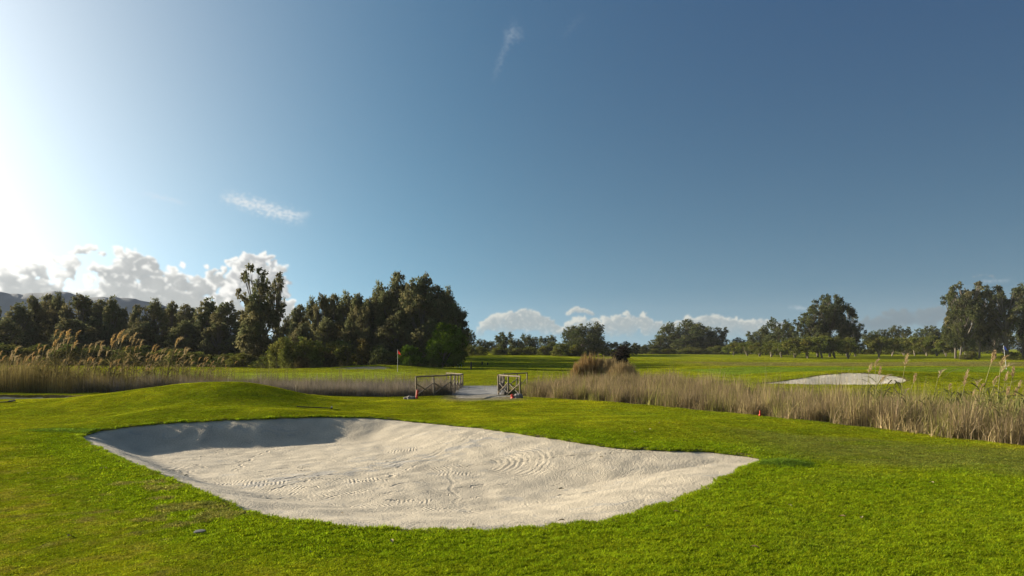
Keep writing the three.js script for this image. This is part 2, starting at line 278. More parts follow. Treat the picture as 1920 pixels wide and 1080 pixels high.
// ------------------------------------------------------------------ sand in the bunkers
const combs = [], drags = [];
{
  const r = rng(5);
  for (const [px, py, w, l, t] of [[498, 905, .55, .35, .3], [525, 918, .6, .3, 0], [440, 900, .5, .3, .2], [600, 903, .55, .3, -.2], [755, 851, .5, .3, .1], [510, 930, .6, .25, 0], [700, 962, .5, .3, .5], [830, 970, .6, .3, -.3], [835, 885, .5, .35, .4], [770, 950, .5, .25, .1], [1345, 858, .5, .25, .1], [650, 930, .6, .3, .7], [560, 940, .5, .3, -.5], [850, 895, .45, .3, 0], [690, 905, .5, .3, .3], [1190, 870, .5, .2, .3]]) combs.push([...at(px, py, -0.5), w, l, t]);
  for (const [ax, ay, bx, by, w, dep] of [[955, 828, 700, 882, .10, .012], [960, 832, 560, 935, .16, .010], [905, 840, 740, 880, .07, .012], [840, 880, 860, 960, .06, .012], [860, 960, 900, 985, .06, .012], [1180, 876, 1035, 906, .03, .02], [470, 850, 520, 835, .06, .035], [440, 875, 470, 850, .06, .035], [400, 842, 430, 832, .05, .03], [350, 870, 560, 850, .05, .015], [520, 905, 760, 880, .06, .02], [470, 880, 620, 862, .05, .02], [380, 905, 560, 900, .06, .015], [600, 945, 800, 905, .06, .02]]) drags.push([...at(ax, ay, -0.5), ...at(bx, by, -0.5), w, dep]);
  for (let i = 0; i < 70; i++) { const x = -9 + r() * 10, d = 12 + r() * 9, a = r() * 1.2 - 0.2 + (r() < 0.3 ? 1.4 : 0), l = 0.2 + r() * 0.7; drags.push([x, d, x + Math.cos(a) * l, d + Math.sin(a) * l, 0.03 + r() * 0.06, 0.012 + r() * 0.03]); }
}
const SM = 2048, markBox = bunkers[0].box, relief = new Float32Array(SM * SM);   // relief of the near bunker in metres: dimples, rake arcs, comb prints, scuffs
{
  const [x0, x1, d0, d1] = markBox, kx = (x1 - x0) / SM, kd = (d1 - d0) / SM;
  const paint = (ax, bx, ad, bd, f) => { for (let j = Math.max(0, Math.floor((ad - d0) / kd)); j < Math.min(SM, (bd - d0) / kd); j++) for (let i = Math.max(0, Math.floor((ax - x0) / kx)); i < Math.min(SM, (bx - x0) / kx); i++) relief[j * SM + i] += f(x0 + (i + 0.5) * kx, d0 + (j + 0.5) * kd); };
  paint(x0, x1, d0, d1, (x, d) => {
    const n = noise(x * 0.5, d * 0.5), left = sst(0.6, -0.6, x + 0.35 * (d - 15) + 0.6 * n);
    let h = 0.010 * noise(x * 1.3 + 11, d * 1.3);
    if (left < 1) h += (1 - left) * 0.011 * (noise(x * 9, d * 9) * 0.5 + noiseB(x * 19, d * 19) * 0.6);
    if (left > 0) h += left * (0.017 * Math.pow(Math.abs(noise(x * 2.1 + 4, d * 4.6) * 0.6 + noiseB(x * 4.4, d * 8.8) * 0.3), 1.4) * sst(-0.3, 0.3, noise(x * 0.6 + 20, d * 0.8) + 0.15) + 0.005 * noiseB(x * 11, d * 14));
    return h;
  });
  for (const [cx, cd, r0, r1, a0, a1] of [[-0.9, 16.2, 0.35, 2.1, -75, 60], [1.7, 17.0, 0.6, 1.7, -50, 70], [-7.0, 17.4, 0.8, 1.9, 150, 260]]) paint(cx - r1, cx + r1, cd - r1, cd + r1, (x, d) => {
    const r = Math.hypot(x - cx, d - cd), a = Math.atan2(d - cd, x - cx) / R, b = ((a - (a0 + a1) / 2 + 540) % 360) - 180, half = (a1 - a0) / 2;
    return sst(r0, r0 + 0.25, r) * sst(r1, r1 - 0.4, r) * sst(half, half - 18, Math.abs(b)) * 0.007 * Math.sin(r * 2 * Math.PI / 0.15 + noise(x * 2, d * 2) * 1.2) * sst(-0.4, 0.3, noise(x * 1.6, d * 1.6) + 0.2);
  });
  for (const [cx, cd, w, l, t] of combs) paint(cx - 0.8, cx + 0.8, cd - 0.8, cd + 0.8, (x, d) => {
    const u = (x - cx) * Math.cos(t) + (d - cd) * Math.sin(t), v = -(x - cx) * Math.sin(t) + (d - cd) * Math.cos(t);
    return Math.abs(u) < w && Math.abs(v) < l ? 0.009 * Math.sin(u * 2 * Math.PI / 0.085 + noise(u * 5, v * 5 + cx)) * sst(w, w * 0.7, Math.abs(u)) * sst(l, l * 0.6, Math.abs(v)) * sst(-0.5, 0.1, noise(x * 2.7, d * 2.7)) : 0;
  });
  for (const [ax, ad, bx, bd, w, dep] of drags) { const m = w * 3 + 0.1, ex = bx - ax, ed = bd - ad, L = Math.hypot(ex, ed); paint(Math.min(ax, bx) - m, Math.max(ax, bx) + m, Math.min(ad, bd) - m, Math.max(ad, bd) + m, (x, d) => {
    const t = clamp(((x - ax) * ex + (d - ad) * ed) / (L * L)), off = ((x - ax) * -ed + (d - ad) * ex) / L + 0.1 * noise(t * 3, ax), broken = 0.55 + 0.45 * noise(t * L * 2.5, bx);
    return Math.abs(off) < w * 3 ? sst(0, 0.1, t) * sst(1, 0.9, t) * broken * (-dep * gauss(off, w * 0.5) + dep * 0.55 * gauss(Math.abs(off) - w, w * 0.35)) : 0;
  }); }
}
function sandMarks(x, d) { const [x0, x1, d0, d1] = markBox, i = Math.round(clamp((x - x0) / (x1 - x0)) * (SM - 1)), j = Math.round(clamp((d - d0) / (d1 - d0)) * (SM - 1)); return relief[j * SM + i]; }
function sandTextures(box, marks) {                                   // colour and fine relief in metres over the bunker's own extent
  const S = 2048, [x0, x1, d0, d1] = box, col = new Uint8Array(S * S * 4), bump = new Uint8Array(S * S * 4), r = rng(17);
  for (let j = 0; j < S; j++) for (let i = 0; i < S; i++) {
    const x = lerp(x0, x1, (i + 0.5) / S), d = lerp(d0, d1, (j + 0.5) / S), o = (j * S + i) * 4;
    const g = r(), n = noise(x * 1.2, d * 1.2), m = noiseB(x * 13, d * 13);
    const damp = sst(0.28, 0.75, 0.6 * noise(x * 0.55 + 0.8 * n, d * 1.1 + 7) + 0.6 * gauss((x + 3.2) * 0.5 - (d - 16.6) * 0.62 + 0.35 * n, 0.28) * sst(1.2, -1, x));   // packed, greyer sand where it was dragged
    let v = 0.93 + 0.05 * n + 0.04 * m + (g - 0.5) * 0.13; if (g > 0.985) v -= 0.22 * r();
    const c = mix3([0.790, 0.735, 0.635], [0.655, 0.635, 0.600], damp * 0.7);
    col.set([c[0] * v * 255, c[1] * v * 255, c[2] * v * 255, 255], o);
    const b = clamp(0.5 + (marks ? marks(x, d) * 9 : 0) + 0.06 * noiseB(x * 30, d * 30) * (1 - damp * 0.6) + (g - 0.5) * 0.12); bump.set([b * 255, b * 255, b * 255, 255], o);
  }
  const tex = (a, s) => { const t = new THREE.DataTexture(a, S, S); t.magFilter = THREE.LinearFilter; if (s) t.colorSpace = THREE.SRGBColorSpace; t.needsUpdate = true; return t; };
  return [tex(col, true), tex(bump, false)];
}
{
  const b0 = bunkers[0], [map, bumpMap] = sandTextures(b0.box, sandMarks);
  const nearSand = new THREE.MeshStandardMaterial({ map, bumpMap, bumpScale: 0.06, roughness: 1 });
  const plain = grainTexture(512, 0.86, 1, 21, 8), plainBump = grainTexture(512, 0, 1, 22, 10, false);
  const farSand = new THREE.MeshStandardMaterial({ color: rgb([0.66, 0.585, 0.44]), map: plain, bumpMap: plainBump, bumpScale: 0.03, roughness: 1 });
  for (const b of bunkers) {
    const rings = b.name === 'near' ? 150 : 40, out = b.poly.slice(0, -1).map(([x, d]) => [x, d]), N = out.length;
    const cx = out.reduce((s, q) => s + q[0], 0) / N, cd = out.reduce((s, q) => s + q[1], 0) / N, p = [], uv = [], idx = [], [x0, x1, d0, d1] = b.box;
    for (let k = 0; k <= rings; k++) for (let i = 0; i < N; i++) {
      const t = Math.pow(1 - k / rings, 0.8) , x = lerp(cx, out[i][0], t), d = lerp(cd, out[i][1], t), s = k === 0 ? 0 : Math.max(0, -b.sd(x, d));
      const big = b.name === 'near' ? sandMarks(x, d) * sst(0, 0.4, s) * 0.4 : 0.008 * noise(x, d);
      p.push(x, sandBase(b, x, d, s) + big + 0.012 * fbm(x * 1.1, d * 1.1, 2) * sst(0, 0.6, s), -d);
      uv.push(...(b.name === 'near' ? [(x - x0) / (x1 - x0), (d - d0) / (d1 - d0)] : [x / 1.7, d / 1.7]));
    }
    for (let k = 0; k < rings; k++) for (let i = 0; i < N; i++) { const n = (i + 1) % N, a = k * N + i, e = k * N + n, f = a + N, g = e + N; idx.push(a, f, e, e, f, g); }
    const g = new THREE.BufferGeometry(); g.setAttribute('position', new THREE.Float32BufferAttribute(p, 3)); g.setAttribute('uv', new THREE.Float32BufferAttribute(uv, 2)); g.setIndex(idx); g.computeVertexNormals();
    const n = g.attributes.normal; if (n.getY(0) < 0 && n.getY(N * 3) < 0) { for (let q = 0; q < idx.length; q += 3) [idx[q + 1], idx[q + 2]] = [idx[q + 2], idx[q + 1]]; g.setIndex(idx); g.computeVertexNormals(); }
    structure(new THREE.Mesh(g, b.name === 'near' ? nearSand : farSand), 'bunker_sand',
      { near: 'wide pale bunker of raked sand in the foreground lawn', far: 'bright sand bunker beyond the dry reeds', left: 'low shaded bunker in front of the tall reeds', green: 'shaded bunker behind the green with the red flag' }[b.name]);
  }
}

// ------------------------------------------------------------------ hills far behind the trees
{
  const prof = [[-900, 600], [-600, 565], [-350, 548], [-150, 552], [-60, 538], [0, 541], [30, 548], [60, 545], [108, 540], [130, 544], [155, 553], [190, 551], [250, 555], [290, 563], [330, 575], [400, 600], [470, 625], [560, 650], [620, 668]];
  const p = [], idx = [], rows = 14, cols = 200, dist = 700;
  for (let j = 0; j <= rows; j++) for (let i = 0; i <= cols; i++) {
    const px = lerp(-900, 620, i / cols); let k = 0; while (k < prof.length - 2 && prof[k + 1][0] < px) k++;
    const py = lerp(prof[k][1], prof[k + 1][1], clamp((px - prof[k][0]) / (prof[k + 1][0] - prof[k][0]))), t = j / rows;
    const top = EYE + (HZ - py) / F * dist + 1.1 * noise(px * 0.03, 4) + 0.4 * noise(px * 0.11, 1), d = dist - 105 * (1 - t / 0.72) * (t < 0.72 ? 1 : 0) + (t > 0.72 ? 260 * (t - 0.72) : 0);
    const hgt = t < 0.72 ? top * Math.pow(t / 0.72, 1.3) : top * (1 - (t - 0.72) * 1.4);
    p.push((px - 960) / F * dist, Math.max(-3, hgt * (1 + 0.05 * fbm(px * 0.012, t * 4, 4) * Math.sin(Math.PI * clamp(t / 0.72)))) - 2, -d);
  }
  for (let j = 0; j < rows; j++) for (let i = 0; i < cols; i++) { const a = j * (cols + 1) + i, b = a + 1, e = a + cols + 1, f = e + 1; idx.push(a, b, f, a, f, e); }
  const g = new THREE.BufferGeometry(); g.setAttribute('position', new THREE.Float32BufferAttribute(p, 3)); g.setIndex(idx); g.computeVertexNormals();
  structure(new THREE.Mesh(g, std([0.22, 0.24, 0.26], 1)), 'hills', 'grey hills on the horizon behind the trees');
}

// ------------------------------------------------------------------ grass blades
function tuftGeometry(seed, blades, spread, curl) {                   // unit tuft: blades about 1 high, spread about 1 across
  const s = new Soup(), r = rng(seed), w = [1, 1, 1];
  for (let i = 0; i < blades; i++) {
    const a = r() * 6.283, q = Math.sqrt(r()) * spread, bx = Math.cos(a) * q, bz = Math.sin(a) * q, t = r() * 6.283, h = 0.55 + r() * 0.55, lean = (0.12 + r() * curl), wd = 0.045 + r() * 0.03, f = 0.75 + r() * 0.5;
    const lx = Math.cos(t) * lean, lz = Math.sin(t) * lean, ux = -Math.sin(t + 0.6 * (r() - .5)) * wd, uz = Math.cos(t) * wd, c = [f, f * (0.96 + r() * 0.08), f * (0.7 + r() * 0.5)];
    const A = s.v(bx - ux, -0.1, bz - uz, c), B = s.v(bx + ux, -0.1, bz + uz, c), C = s.v(bx + lx * 0.4 + ux * 0.8, h * 0.6, bz + lz * 0.4 + uz * 0.8, c), E = s.v(bx + lx * 0.4 - ux * 0.8, h * 0.6, bz + lz * 0.4 - uz * 0.8, c), T = s.v(bx + lx, h, bz + lz, c);
    s.quad(A, B, C, E); s.tri(E, C, T);
  }
  return s.geometry();
}
const up = V(0, 1, 0), qt = new THREE.Quaternion(), qy = new THREE.Quaternion(), mt = new THREE.Matrix4(), nn = V(0, 1, 0), ps = V(0, 0, 0), sc = V(1, 1, 1);
function slope(x, d) { const e = 0.15; nn.set(land(x - e, d) - land(x + e, d), 2 * e, land(x, d + e) - land(x, d - e)); return nn.normalize(); }
function instanced(name, label, category, geometry, m, places) {      // places: [x, y, z, yaw, sx, sy, normal or null, colour]
  const im = new THREE.InstancedMesh(geometry, m, places.length), col = new THREE.Color();
  places.forEach(([x, y, z, yaw, sx, sy, n, c], i) => { qy.setFromAxisAngle(up, yaw); if (n) { qt.setFromUnitVectors(up, n); qt.multiply(qy); } else qt.copy(qy); mt.compose(ps.set(x, y, z), qt, sc.set(sx, sy, sx)); im.setMatrixAt(i, mt); im.setColorAt(i, col.setRGB(c[0], c[1], c[2])); });
  return stuff(im, name, label, category);
}
{
  const r = rng(99), places = [[], [], []], jit = (c) => { const k = (0.6 + r() * 0.8) * 2.15, y = (r() - 0.3) * 0.25; return [c[0] * k * (1 + y), c[1] * k, c[2] * k]; };
  for (let i = 0; i < 230000; i++) {
    const d = 5.2 * Math.pow(150 / 5.2, r()), x = (r() * 2 - 1) * (0.80 * d + 1.2);
    let skip = false, edge = 9; for (const b of bunkers) { const s = b.sd(x, d); if (s < 0.02) { skip = true; break; } if (b.name === 'near') edge = s; } if (skip) continue;
    if (d > 32 && d < 47 && Math.abs(x - pathX(d)) < 1.25 + 0.4 * noise(x, d)) continue;
    const c = turf(x, d), rough = Math.max(sst(2.2, 0.3, edge) * sst(24, 14, d), 0.6 * sst(12.5, 10.5, d - 0.28 * x) * sst(-3.5, 0, x)), bareness = c[0] > 0.17 && c[1] < 0.165; if (bareness && r() < 0.55) continue;
    const lump = 0.55 + 0.9 * clamp(0.5 + 0.9 * fbm(x * 3.1, d * 3.1, 3)), green = d > 53 && d < 76 && (x > 17 || x < -9);
    const h = (green ? 0.009 : 0.013 + 0.017 * rough + 0.006 * sst(-2, 4, x)) * lump * (1 + sst(10, 80, d) * 0.7), s = 0.066 * (d / 8) * (0.7 + 0.7 * r());
    places[i % 3].push([x, land(x, d), -d, r() * 6.283, s, h, slope(x, d).clone(), jit(c)]);
  }
  const r2 = rng(123), P = bunkers[0].poly;                           // longer blades that hang over the rim of the near bunker
  for (let i = 0; i < 5200; i++) {
    const k = r2() * (P.length - 1), a = P[Math.floor(k)], b = P[Math.floor(k) + 1] ?? P[0], t = k % 1, n = fbm(k * 0.13, 2, 3);
    const x = lerp(a[0], b[0], t) + (r2() - .5) * 0.09, d = lerp(a[1], b[1], t) + (r2() - .5) * 0.09; if (r2() < 0.25 - n * 0.7) continue;
    places[i % 3].push([x, land(x, d) - 0.02, -d, r2() * 6.283, 0.075 + r2() * 0.05, (0.03 + r2() * 0.04) * (0.8 + n), slope(x, d).clone(), jit([0.13, 0.175, 0.008])]);
  }
  for (const [px, py, rx, rd, cnt, hh] of [[1445, 868, .7, .5, 900, .10], [165, 808, .5, .5, 260, .1], [100, 808, 1.2, .5, 320, .06]]) { const [cx, cd] = at(px, py); for (let i = 0; i < cnt; i++) { const a = r2() * 6.28, q = Math.sqrt(r2()), x = cx + Math.cos(a) * q * rx + .25, d = cd + Math.sin(a) * q * rd; if (bunkers[0].sd(x, d) < 0.01) continue; places[i % 3].push([x, land(x, d), -d, r2() * 6.28, .1, hh * (1.15 - q) * (.7 + r2() * .6), null, jit([0.07, 0.115, 0.012])]); } }
  const bladeMat = leafMat(0.5);
  ['short green grass of the lawn and fairways', 'short green grass mixed through the lawn', 'short green grass growing up to the bunker rims'].forEach((l, k) => instanced('grass', l, 'grass', tuftGeometry(40 + k, 11, 0.7, 0.8), bladeMat, places[k]));
}
console.log('ground done');

// ------------------------------------------------------------------ reeds: masses of dry blades along the ditch
function reedClump(seed, n, spread, w, bend, segs = 3) {              // unit height
  const s = new Soup(), r = rng(seed);
  for (let i = 0; i < n; i++) {
    const a = r() * 6.283, q = Math.sqrt(r()) * spread, bx = Math.cos(a) * q, bz = Math.sin(a) * q, t = r() * 6.283, h = 0.45 + r() * 0.6, lean = (0.05 + r() * r() * bend), f = 0.6 + r() * 0.8, c = [f, f * (0.93 + r() * 0.1), f * (0.8 + r() * 0.3)];
    const wx = Math.cos(t + 1.3) * w * (0.6 + r() * 0.8), wz = Math.sin(t + 1.3) * w, kink = r() < 0.22 ? 0.55 + r() * 0.3 : 2; let prev = null;
    for (let k = 0; k <= segs; k++) {
      const u = k / segs, lx = Math.cos(t) * lean * u * u + (u > kink ? Math.cos(t) * (u - kink) * 0.5 : 0) + 0.05 * u, lz = Math.sin(t) * lean * u * u, y = h * (u > kink ? kink - (u - kink) * 0.6 : u * (1 - 0.15 * lean * u)), ww = 1 - u * 0.8;
      const A = s.v(bx + lx - wx * ww, y, bz + lz - wz * ww, c), B = s.v(bx + lx + wx * ww, y, bz + lz + wz * ww, c);
      if (prev) s.quad(prev[0], prev[1], B, A); prev = [A, B];
    }
  }
  return s.geometry();
}
const reedMat = leafMat(0.3);
{
  const r = rng(321), A = [], B = [], C = [], lowL = [], sparse = [];
  const jit = (c, v = 0.5) => { const k = 1 - v / 2 + r() * v; return [c[0] * k, c[1] * k, c[2] * k]; };
  for (let i = 0; i < 60000 && A.length + B.length < 5200; i++) {     // right of the bridge
    const k = 70 + r() * 89, a = ditchLine[Math.floor(k)], x = a[0] + (r() - .5) * 7, d = a[1] + (r() - .5) * 7, q = ditchDist(x, d); if (x < 0.9 || d < 9 || x > 26 || q > 3.7 + 0.35 * noise(x * 0.8, d * 0.8)) continue;
    const n = fbm(x * 0.28, d * 0.28, 3), tall = ((1.25 + 0.35 * n + 0.25 * sst(33, 22, d)) * sst(4.1, 2.4, q) * 0.45 + 0.8) * 0.84 * (1 + 0.28 * noiseB(x * 0.9, d * 0.9)), c = mix3([0.37, 0.29, 0.155], [0.215, 0.168, 0.095], r());
    (r() < 0.5 ? A : B).push([x, ground(x, d) - 0.02, -d, r() * 6.283, 0.9 + r() * 0.4, tall * (0.62 + r() * 0.5 + (r() < 0.07 ? 0.5 : 0)), null, jit(mix3(c, [0.25, 0.25, 0.06], r() < 0.2 ? 0.8 : 0))]);
  }
  const bed = signedDistance([[1.6, 35], [3.2, 44], [9.8, 42.8], [11.8, 34], [12.8, 29], [10.5, 29], [7.5, 33], [4, 36]]);   // the bed widens beyond the footbridge
  for (let i = 0; i < 1700; i++) {
    const x = 1.6 + r() * 11.4, d = 29 + r() * 15; if (bed(x, d) > 0.3 * noise(x, d)) continue;
    const n = fbm(x * 0.28, d * 0.28, 3), c = mix3([0.37, 0.29, 0.155], [0.215, 0.168, 0.095], r());
    (r() < 0.5 ? A : B).push([x, ground(x, d) - 0.02, -d, r() * 6.283, 0.9 + r() * 0.4, (1.0 + 0.4 * n) * (0.65 + r() * 0.5 + (r() < 0.07 ? 0.4 : 0)), null, jit(mix3(c, [0.25, 0.25, 0.06], r() < 0.15 ? 0.8 : 0))]);
  }
  instanced('dry_reeds', 'dry grey brown reed bed lining the ditch right of the footbridge', 'reeds', reedClump(1, 44, 0.32, 0.008, 0.7), reedMat, A);
  instanced('dry_reeds', 'tangled dry brown reed stems filling the ditch right of the footbridge', 'reeds', reedClump(2, 38, 0.36, 0.010, 1.1, 4), reedMat, B);
  for (let i = 0; i < 40000 && lowL.length < 3000; i++) {             // left of the bridge, lower and greyer
    const x = -24 + r() * 20.6, d = 34 + r() * 9, q = ditchDist(x, d); if (q > 3.2 + 0.3 * noise(x, d)) continue;
    const n = fbm(x * 0.3 + 9, d * 0.3, 3); lowL.push([x, ground(x, d) - 0.02, -d, r() * 6.283, 0.9 + r() * 0.4, (1.2 + 0.35 * n) * (0.66 + r() * 0.5), null, jit(mix3([0.235, 0.21, 0.185], [0.25, 0.21, 0.13], r()))]);
  }
  instanced('grey_reeds', 'low grey reed bed in the ditch left of the footbridge', 'reeds', reedClump(3, 44, 0.32, 0.008, 0.9), reedMat, lowL);
  for (let i = 0; i < 30000 && C.length < 1900; i++) {                // tall stand at the far left
    const x = -42 + r() * 24.5, d = 36.5 + r() * 7, q = ditchDist(x, d); if (q > 3.2) continue;
    const tall = lerp(1.9 + 0.6 * noise(x * 0.3, 5), 1.35, sst(-24, -20, x)) * (0.55 + r() * 0.65); C.push([x, ground(x, d) - 0.05, -d, r() * 6.283, 1.0 + r() * 0.3, tall, null, jit(mix3([0.31, 0.235, 0.085], [0.24, 0.205, 0.08], r()))]);
  }
  instanced('tall_reeds', 'dense stand of tall brown reed stems left of the grass mound', 'reeds', reedClump(4, 30, 0.4, 0.008, 0.4), reedMat, C);
  for (let i = 0; i < 700; i++) { const x = -22 + r() * 21, d = 40 + r() * 7; if (ditchDist(x, d) > 5.5 || Math.abs(x + 1.9) < 1.7) continue; sparse.push([x, ground(x, d), -d, r() * 6.28, .8, 1.2 + r() * .9, null, jit([0.19, 0.17, 0.07])]); }
  for (let i = 0; i < 900; i++) { const k = 75 + r() * 80, a = ditchLine[Math.floor(k)], x = a[0] + 1.5 + r() * 4.5, d = a[1] + 1 + r() * 4; sparse.push([x, ground(x, d), -d, r() * 6.28, .9, 0.6 + r() * 0.9, null, jit([0.20, 0.20, 0.06])]); }
  instanced('marsh_grass', 'thin yellow green marsh grass behind the reed beds', 'grass', reedClump(5, 9, 0.45, 0.007, 0.5), reedMat, sparse);
}

// ------------------------------------------------------------------ plumed reeds, each a plant
function makePlume(name, seed, o) {                                   // unit: metres, stem of height o.h with a feathery head
  const r = rng(seed), g = new THREE.Group(); g.name = name;
  const pts = [], n = 7, lean = o.lean; for (let k = 0; k <= n; k++) { const u = k / n; pts.push(V(lean * u * u * o.h, o.h * u * (1 - 0.12 * lean * u), 0.06 * Math.sin(u * 3 + seed))); }
  const st = new Soup(); st.tube(pts, pts.map((_, k) => 0.011 * (1 - 0.6 * k / n)), o.stem, 4); part('stem', st.geometry(true), plumeStemMat, g);
  const curve = new THREE.CatmullRomCurve3(pts);
  for (let k = 0; k < o.leaves; k++) {
    const u = 0.12 + 0.7 * r(), b = curve.getPoint(u), a = r() * 6.283, L = 0.4 + r() * 0.45, lf = new Soup(), c = mix3(o.leaf, [0.22, 0.18, 0.08], r() * 0.6); let prev = null;
    for (let q = 0; q <= 5; q++) { const v = q / 5, x = b.x + Math.cos(a) * L * v * 0.75, y = b.y + L * (v * 0.75 - v * v * 0.75), z = b.z + Math.sin(a) * L * v * 0.75, w = 0.014 * Math.sin(Math.PI * (0.15 + v * 0.85)) + 0.001; const A = lf.v(x - Math.sin(a) * w, y, z + Math.cos(a) * w, c), B = lf.v(x + Math.sin(a) * w, y + 0.004, z - Math.cos(a) * w, c); if (prev) lf.quad(prev[0], prev[1], B, A); prev = [A, B]; }
    part('leaf', lf.geometry(), plumeLeafMat, g);
  }
  const pl = new Soup(), tip = pts[n], dir = tip.clone().sub(pts[n - 1]).normalize(), sw = o.sway ?? 1;
  for (let k = 0; k < o.hairs; k++) {                                 // side branches of the head: long at its foot, short at its tip, blown to one side
    const u = Math.pow(r(), 0.8), bend = o.nod * u * u, bx = tip.x + dir.x * o.head * u + bend * o.head * 0.55 * sw, by = tip.y + o.head * (u - bend * 0.45 * u - 0.05), bz = tip.z, a = r() * 6.283, L = o.head * (0.12 + 0.42 * Math.pow(1 - u, 0.7) * sst(0, 0.15, u)) * (0.4 + r() * 0.9), f = 0.75 + r() * 0.5, c = o.plume.map((q) => q * f);
    const out = 0.26 + 0.2 * r(), ex = bx + (Math.cos(a) * L * out + L * (0.18 + 0.5 * bend)) * sw, ey = by + L * (0.8 - 0.9 * bend - 0.25 * r()), ez = bz + Math.sin(a) * L * out * sw, w = o.hair * (0.6 + r() * 0.8), sx = -Math.sin(a) * w * sw, sz = Math.cos(a) * w * sw;
    const A = pl.v(bx, by, bz, c), B = pl.v(lerp(bx, ex, .6) + sx, lerp(by, ey, .6), lerp(bz, ez, .6) + sz, c), T = pl.v(ex, ey, ez, c), D = pl.v(lerp(bx, ex, .6) - sx, lerp(by, ey, .6), lerp(bz, ez, .6) - sz, c); pl.quad(A, B, T, D);
  }
  part('plume', pl.geometry(), plumeLeafMat, g);
  return g;
}
const plumeStemMat = vmat(), plumeLeafMat = leafMat(0.45);
{
  const right = [0, 1, 2, 3].map((k) => makePlume('plumed_reed', 60 + k, { h: 1, lean: 0.05 + 0.1 * (k % 3), leaves: 9, stem: [0.20, 0.19, 0.07], leaf: [0.17, 0.19, 0.05], head: [0.2, 0.16, 0.22, 0.18][k], hairs: 70, hair: 0.0045, sway: 1.5, nod: [0.2, 0, 0.8, 0.5][k], plume: [[0.52, 0.40, 0.22], [0.50, 0.36, 0.2], [0.56, 0.45, 0.26], [0.47, 0.35, 0.18]][k] }));
  const spots = [[1634, 687], [1645, 689], [1637, 700], [1659, 708], [1703, 670], [1705, 703], [1748, 691], [1788, 721], [1815, 699], [1805, 708], [1824, 711], [1846, 721], [1826, 736], [1848, 659], [1850, 679], [1869, 706], [1889, 703], [1896, 690], [1905, 708], [1883, 666], [1894, 742], [1898, 731], [1691, 729], [1649, 674], [1912, 720], [1930, 690], [1945, 700], [1960, 680], [1868, 736], [1878, 728]];
  const r = rng(4040), label = 'green reed stalk with a pale feathery plume above the dry reeds', grp = 'plumed reeds above the dry reed bed';
  spots.forEach(([px, py], i) => {
    const src = right[i % 4]; const o = src.clone(); o.name = numbered('plumed_reed'); tag(o, label, 'reed', grp); scene.add(o);
    const d = lerp(24.5, 19.2, clamp((px - 1600) / 320)) + (r() - 0.5) * 2.2, x = (px - 960) / F * d, top = EYE + (HZ - py) / F * d + 0.1, y = ground(x, d), k = top - y;
    o.position.set(x - 0.08 * k, y - 0.03, -d); o.scale.set(lerp(1, k, .55), k, lerp(1, k, .55)); o.scale.y = k / 1.15; o.rotation.y = (r() - 0.5) * 1.4;
  });
  const left = [0, 1, 2, 3].map((k) => makePlume('feather_reed', 80 + k, { h: 1, lean: 0.08 + 0.05 * k, leaves: 5, stem: [0.17, 0.13, 0.05], leaf: [0.16, 0.14, 0.045], head: 0.17 + 0.02 * k, hairs: 60, hair: 0.007, sway: 1.2, nod: [0.7, 0.9, 0.5, 0.8][k], plume: [[0.42, 0.29, 0.12], [0.36, 0.27, 0.13], [0.46, 0.31, 0.12], [0.38, 0.30, 0.16]][k] }));
  const lab2 = 'tall brown reed with a drooping feathery plume left of the grass mound', g2 = 'feather reeds left of the mound';
  for (let i = 0; i < 255; i++) {
    const row = i % 3, px = row === 0 ? -30 + r() * 380 : row === 1 ? -40 + r() * 330 : 225 + r() * 220;
    const py = row === 0 ? 628 + 18 * noise(px * 0.02, 1) + r() * 26 + sst(250, 350, px) * 22 + sst(90, 0, px) * 26 : row === 1 ? 664 + r() * 26 : 658 + r() * 34 + sst(300, 440, px) * 10;
    const d = row === 2 ? 42.5 + r() * 3 : 37.5 + r() * 5, x = (px - 960) / F * d, y = ground(x, d), k = EYE + (HZ - py) / F * d - y;
    const o = left[i % 4].clone(); o.name = numbered('feather_reed'); tag(o, lab2, 'reed', g2); scene.add(o);
    o.position.set(x - 0.2, y - 0.03, -d); o.scale.set(lerp(1, k, .5), k / 1.12, lerp(1, k, .5)); o.rotation.y = (r() - 0.5) * 0.9;
  }
}
console.log('reeds done');

